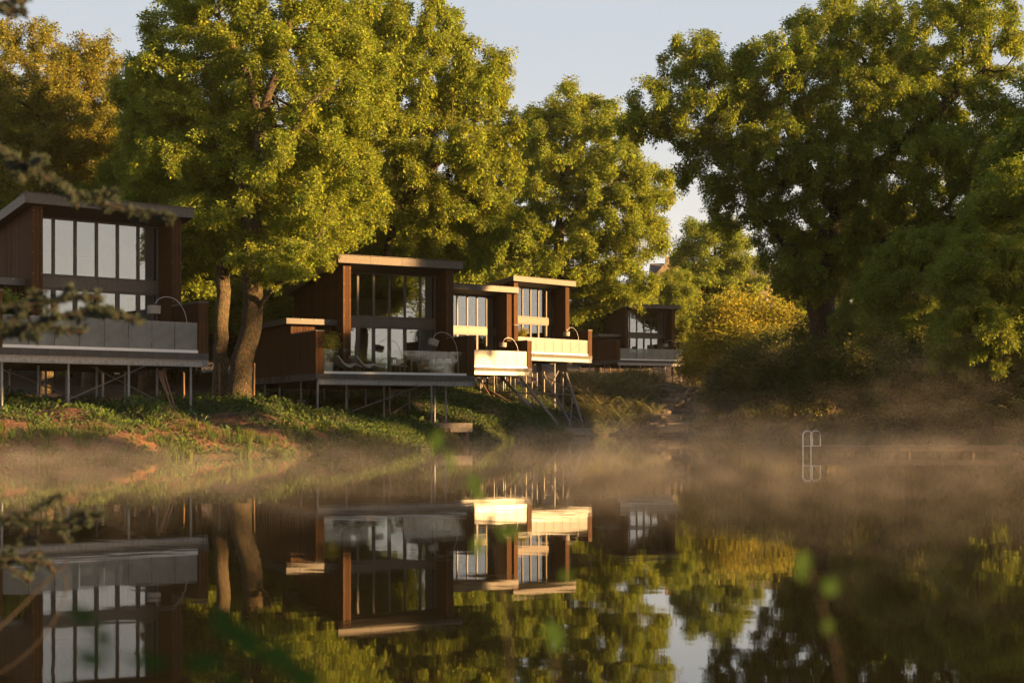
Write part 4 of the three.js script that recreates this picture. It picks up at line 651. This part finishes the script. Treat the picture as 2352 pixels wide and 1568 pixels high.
  spray('blurred leafy shoot hanging in front of the concrete footing', [[1180, 1700], [1160, 1400], [1130, 1200], [1085, 1080], [1010, 960]], [[1008, 985, 0.032, 0.016, -0.2], [1030, 1035, 0.028, 0.013, 0.1, 0.8], [1085, 1085, 0.034, 0.017, 0.15], [1098, 1120, 0.026, 0.015, -0.2, 1], [1140, 1210, 0.03, 0.02, 1.1], [1105, 1225, 0.03, 0.016, -0.3], [1160, 1215, 0.02, 0.014, 1.4]], 1.75);
  spray('blurred leafy shoot low in the middle of the water', [[1290, 1750], [1280, 1600], [1265, 1430]], [[1262, 1425, 0.03, 0.026, 0.3], [1285, 1450, 0.028, 0.02, -0.4], [1292, 1310, 0.018, 0.014, 0.6]], 1.6);
  spray('blurred leafy shoot over the dark water at right', [[1950, 1750], [1920, 1500], [1850, 1280]], [[1850, 1265, 0.034, 0.022, -0.3], [1835, 1290, 0.028, 0.018, 0.3], [1895, 1330, 0.026, 0.024, 0.7], [1905, 1420, 0.02, 0.014, -0.2]], 1.6);
  spray('dark blurred leafy shoot along the bottom left edge', [[760, 1700], [600, 1590], [420, 1520], [260, 1500], [160, 1400]], [[160, 1395, 0.04, 0.02, 0.9], [230, 1440, 0.03, 0.018, 0.2], [170, 1500, 0.045, 0.02, 1.2], [300, 1510, 0.05, 0.02, 1.3], [420, 1520, 0.055, 0.022, 1.5], [520, 1540, 0.055, 0.024, 0.4], [500, 1390, 0.05, 0.026, 0.2], [540, 1430, 0.06, 0.03, 0.5], [600, 1480, 0.06, 0.03, 0.9], [660, 1540, 0.05, 0.03, 1.1]], 1.25);
}

// ------------------------------------------------------------------ morning mist: fine drifting specks, some of the sun's warmth put into their colour
{
  const q = rng(900), flakes = (n, rad, size) => { const pos = [], nor = []; for (let i = 0; i < n; i++) { const c = V(gauss(q), gauss(q) * 0.55, gauss(q)).multiplyScalar(rad), a = V(gauss(q), gauss(q), gauss(q)).normalize(), b = V(gauss(q), gauss(q), gauss(q)).cross(a).normalize(), nn = V().crossVectors(a, b), s = size * (0.7 + 0.6 * q()); for (const k of [0, 1, 2]) { const t = k * 2.0944, p = c.clone().addScaledVector(a, Math.cos(t) * s).addScaledVector(b, Math.sin(t) * s); pos.push(p.x, p.y, p.z); nor.push(nn.x, nn.y, nn.z); } } const g = new THREE.BufferGeometry(); g.setAttribute('position', new THREE.Float32BufferAttribute(pos, 3)); g.setAttribute('normal', new THREE.Float32BufferAttribute(nor, 3)); return g; };
  const fb = (x, y, d) => 0.62 * N3(x * 0.10, y * 0.3, d * 0.07) + 0.3 * N3(x * 0.26 + 7, y * 0.7, d * 0.16) + 0.10 * N3(x * 0.6, y * 1.5 + 3, d * 0.4);
  const density = (x, y, d) => {
    const s = inland(x, d); if (s > 5) return 0;
    const hs = lerp(0.24, 0.45, smooth(-3, 8, x)) + 0.9 * smooth(55, 105, d) + 0.3 * smooth(0, 0.7, N2(x * 0.1 + 4, d * 0.07)) * smooth(-4, 6, x);
    let v = Math.exp(-y / hs) * smooth(-0.75, 0.7, fb(x, y, d) + 0.1) * smooth(17.5, 23.5, d) * lerp(1 - smooth(-0.5, 1.2, s), 1 - 0.75 * smooth(1, 5, s), smooth(62, 85, d));
    v *= 0.38 + 0.6 * Math.exp(-(((d - 25) / 5) ** 2)) * smooth(1, 6, x) + 0.95 * Math.exp(-(((d - 34) / 9) ** 2)) * smooth(5, -1, x) + 0.22 * smooth(60, 95, d);
    v += 0.24 * Math.exp(-(((x - 15.5) / 2.2) ** 2 + ((d - 57) / 5) ** 2)) * smooth(7.5, 2, y) * smooth(-0.3, 0.5, fb(x * 2, y, d * 2));
    v += 0.15 * Math.exp(-(((x - 14) / 3.5) ** 2 + ((d - 84) / 8) ** 2)) * smooth(8, 1, y) * smooth(-0.3, 0.5, fb(x * 2, y, d * 2));
    return v;
  };
  const list = [], K = 6.6;                                        // clusters per cubic metre where the mist is thickest
  for (let i = 0, n = 260000; i < n; i++) {
    const d = 14 + 96 * q(), half = d * 0.40 + 3, x = (q() * 2 - 1) * half, y = 0.06 + 7.4 * Math.pow(q(), 2.6);
    const sc = clamp(d / 62, 0.34, 1.1), v = density(x, y, d); if (v < 0.004) continue;
    const vol = (96 * 2 * half * 7.4 * 2.6 * Math.pow((y - 0.06) / 7.4, 1.6 / 2.6)) / n;      // cubic metres this sample stands for
    let want = K * v * vol / (sc * sc); while (want > 0) { if (q() < want) list.push([V(x + gauss(q) * 0.25, Math.max(0.05, y + gauss(q) * 0.05), -d + gauss(q) * 0.25), sc, q, [0, q() * 6.28, 0]]); want -= 1; }
  }
  tag(instances('mist', flakes(1000, 0.85, 0.0046), phys([0.95, 0.88, 0.78], 1, { transmission: 0.5, transparent: true, opacity: 0.27, side: THREE.DoubleSide, specularIntensity: 0 }), list), 'thin morning mist drifting low over the pond', 'mist', null, 'stuff');
}

scene.fog = new THREE.FogExp2(new THREE.Color().setRGB(1, 0.92, 0.78), 0.00008);
renderer.render(scene, camera);
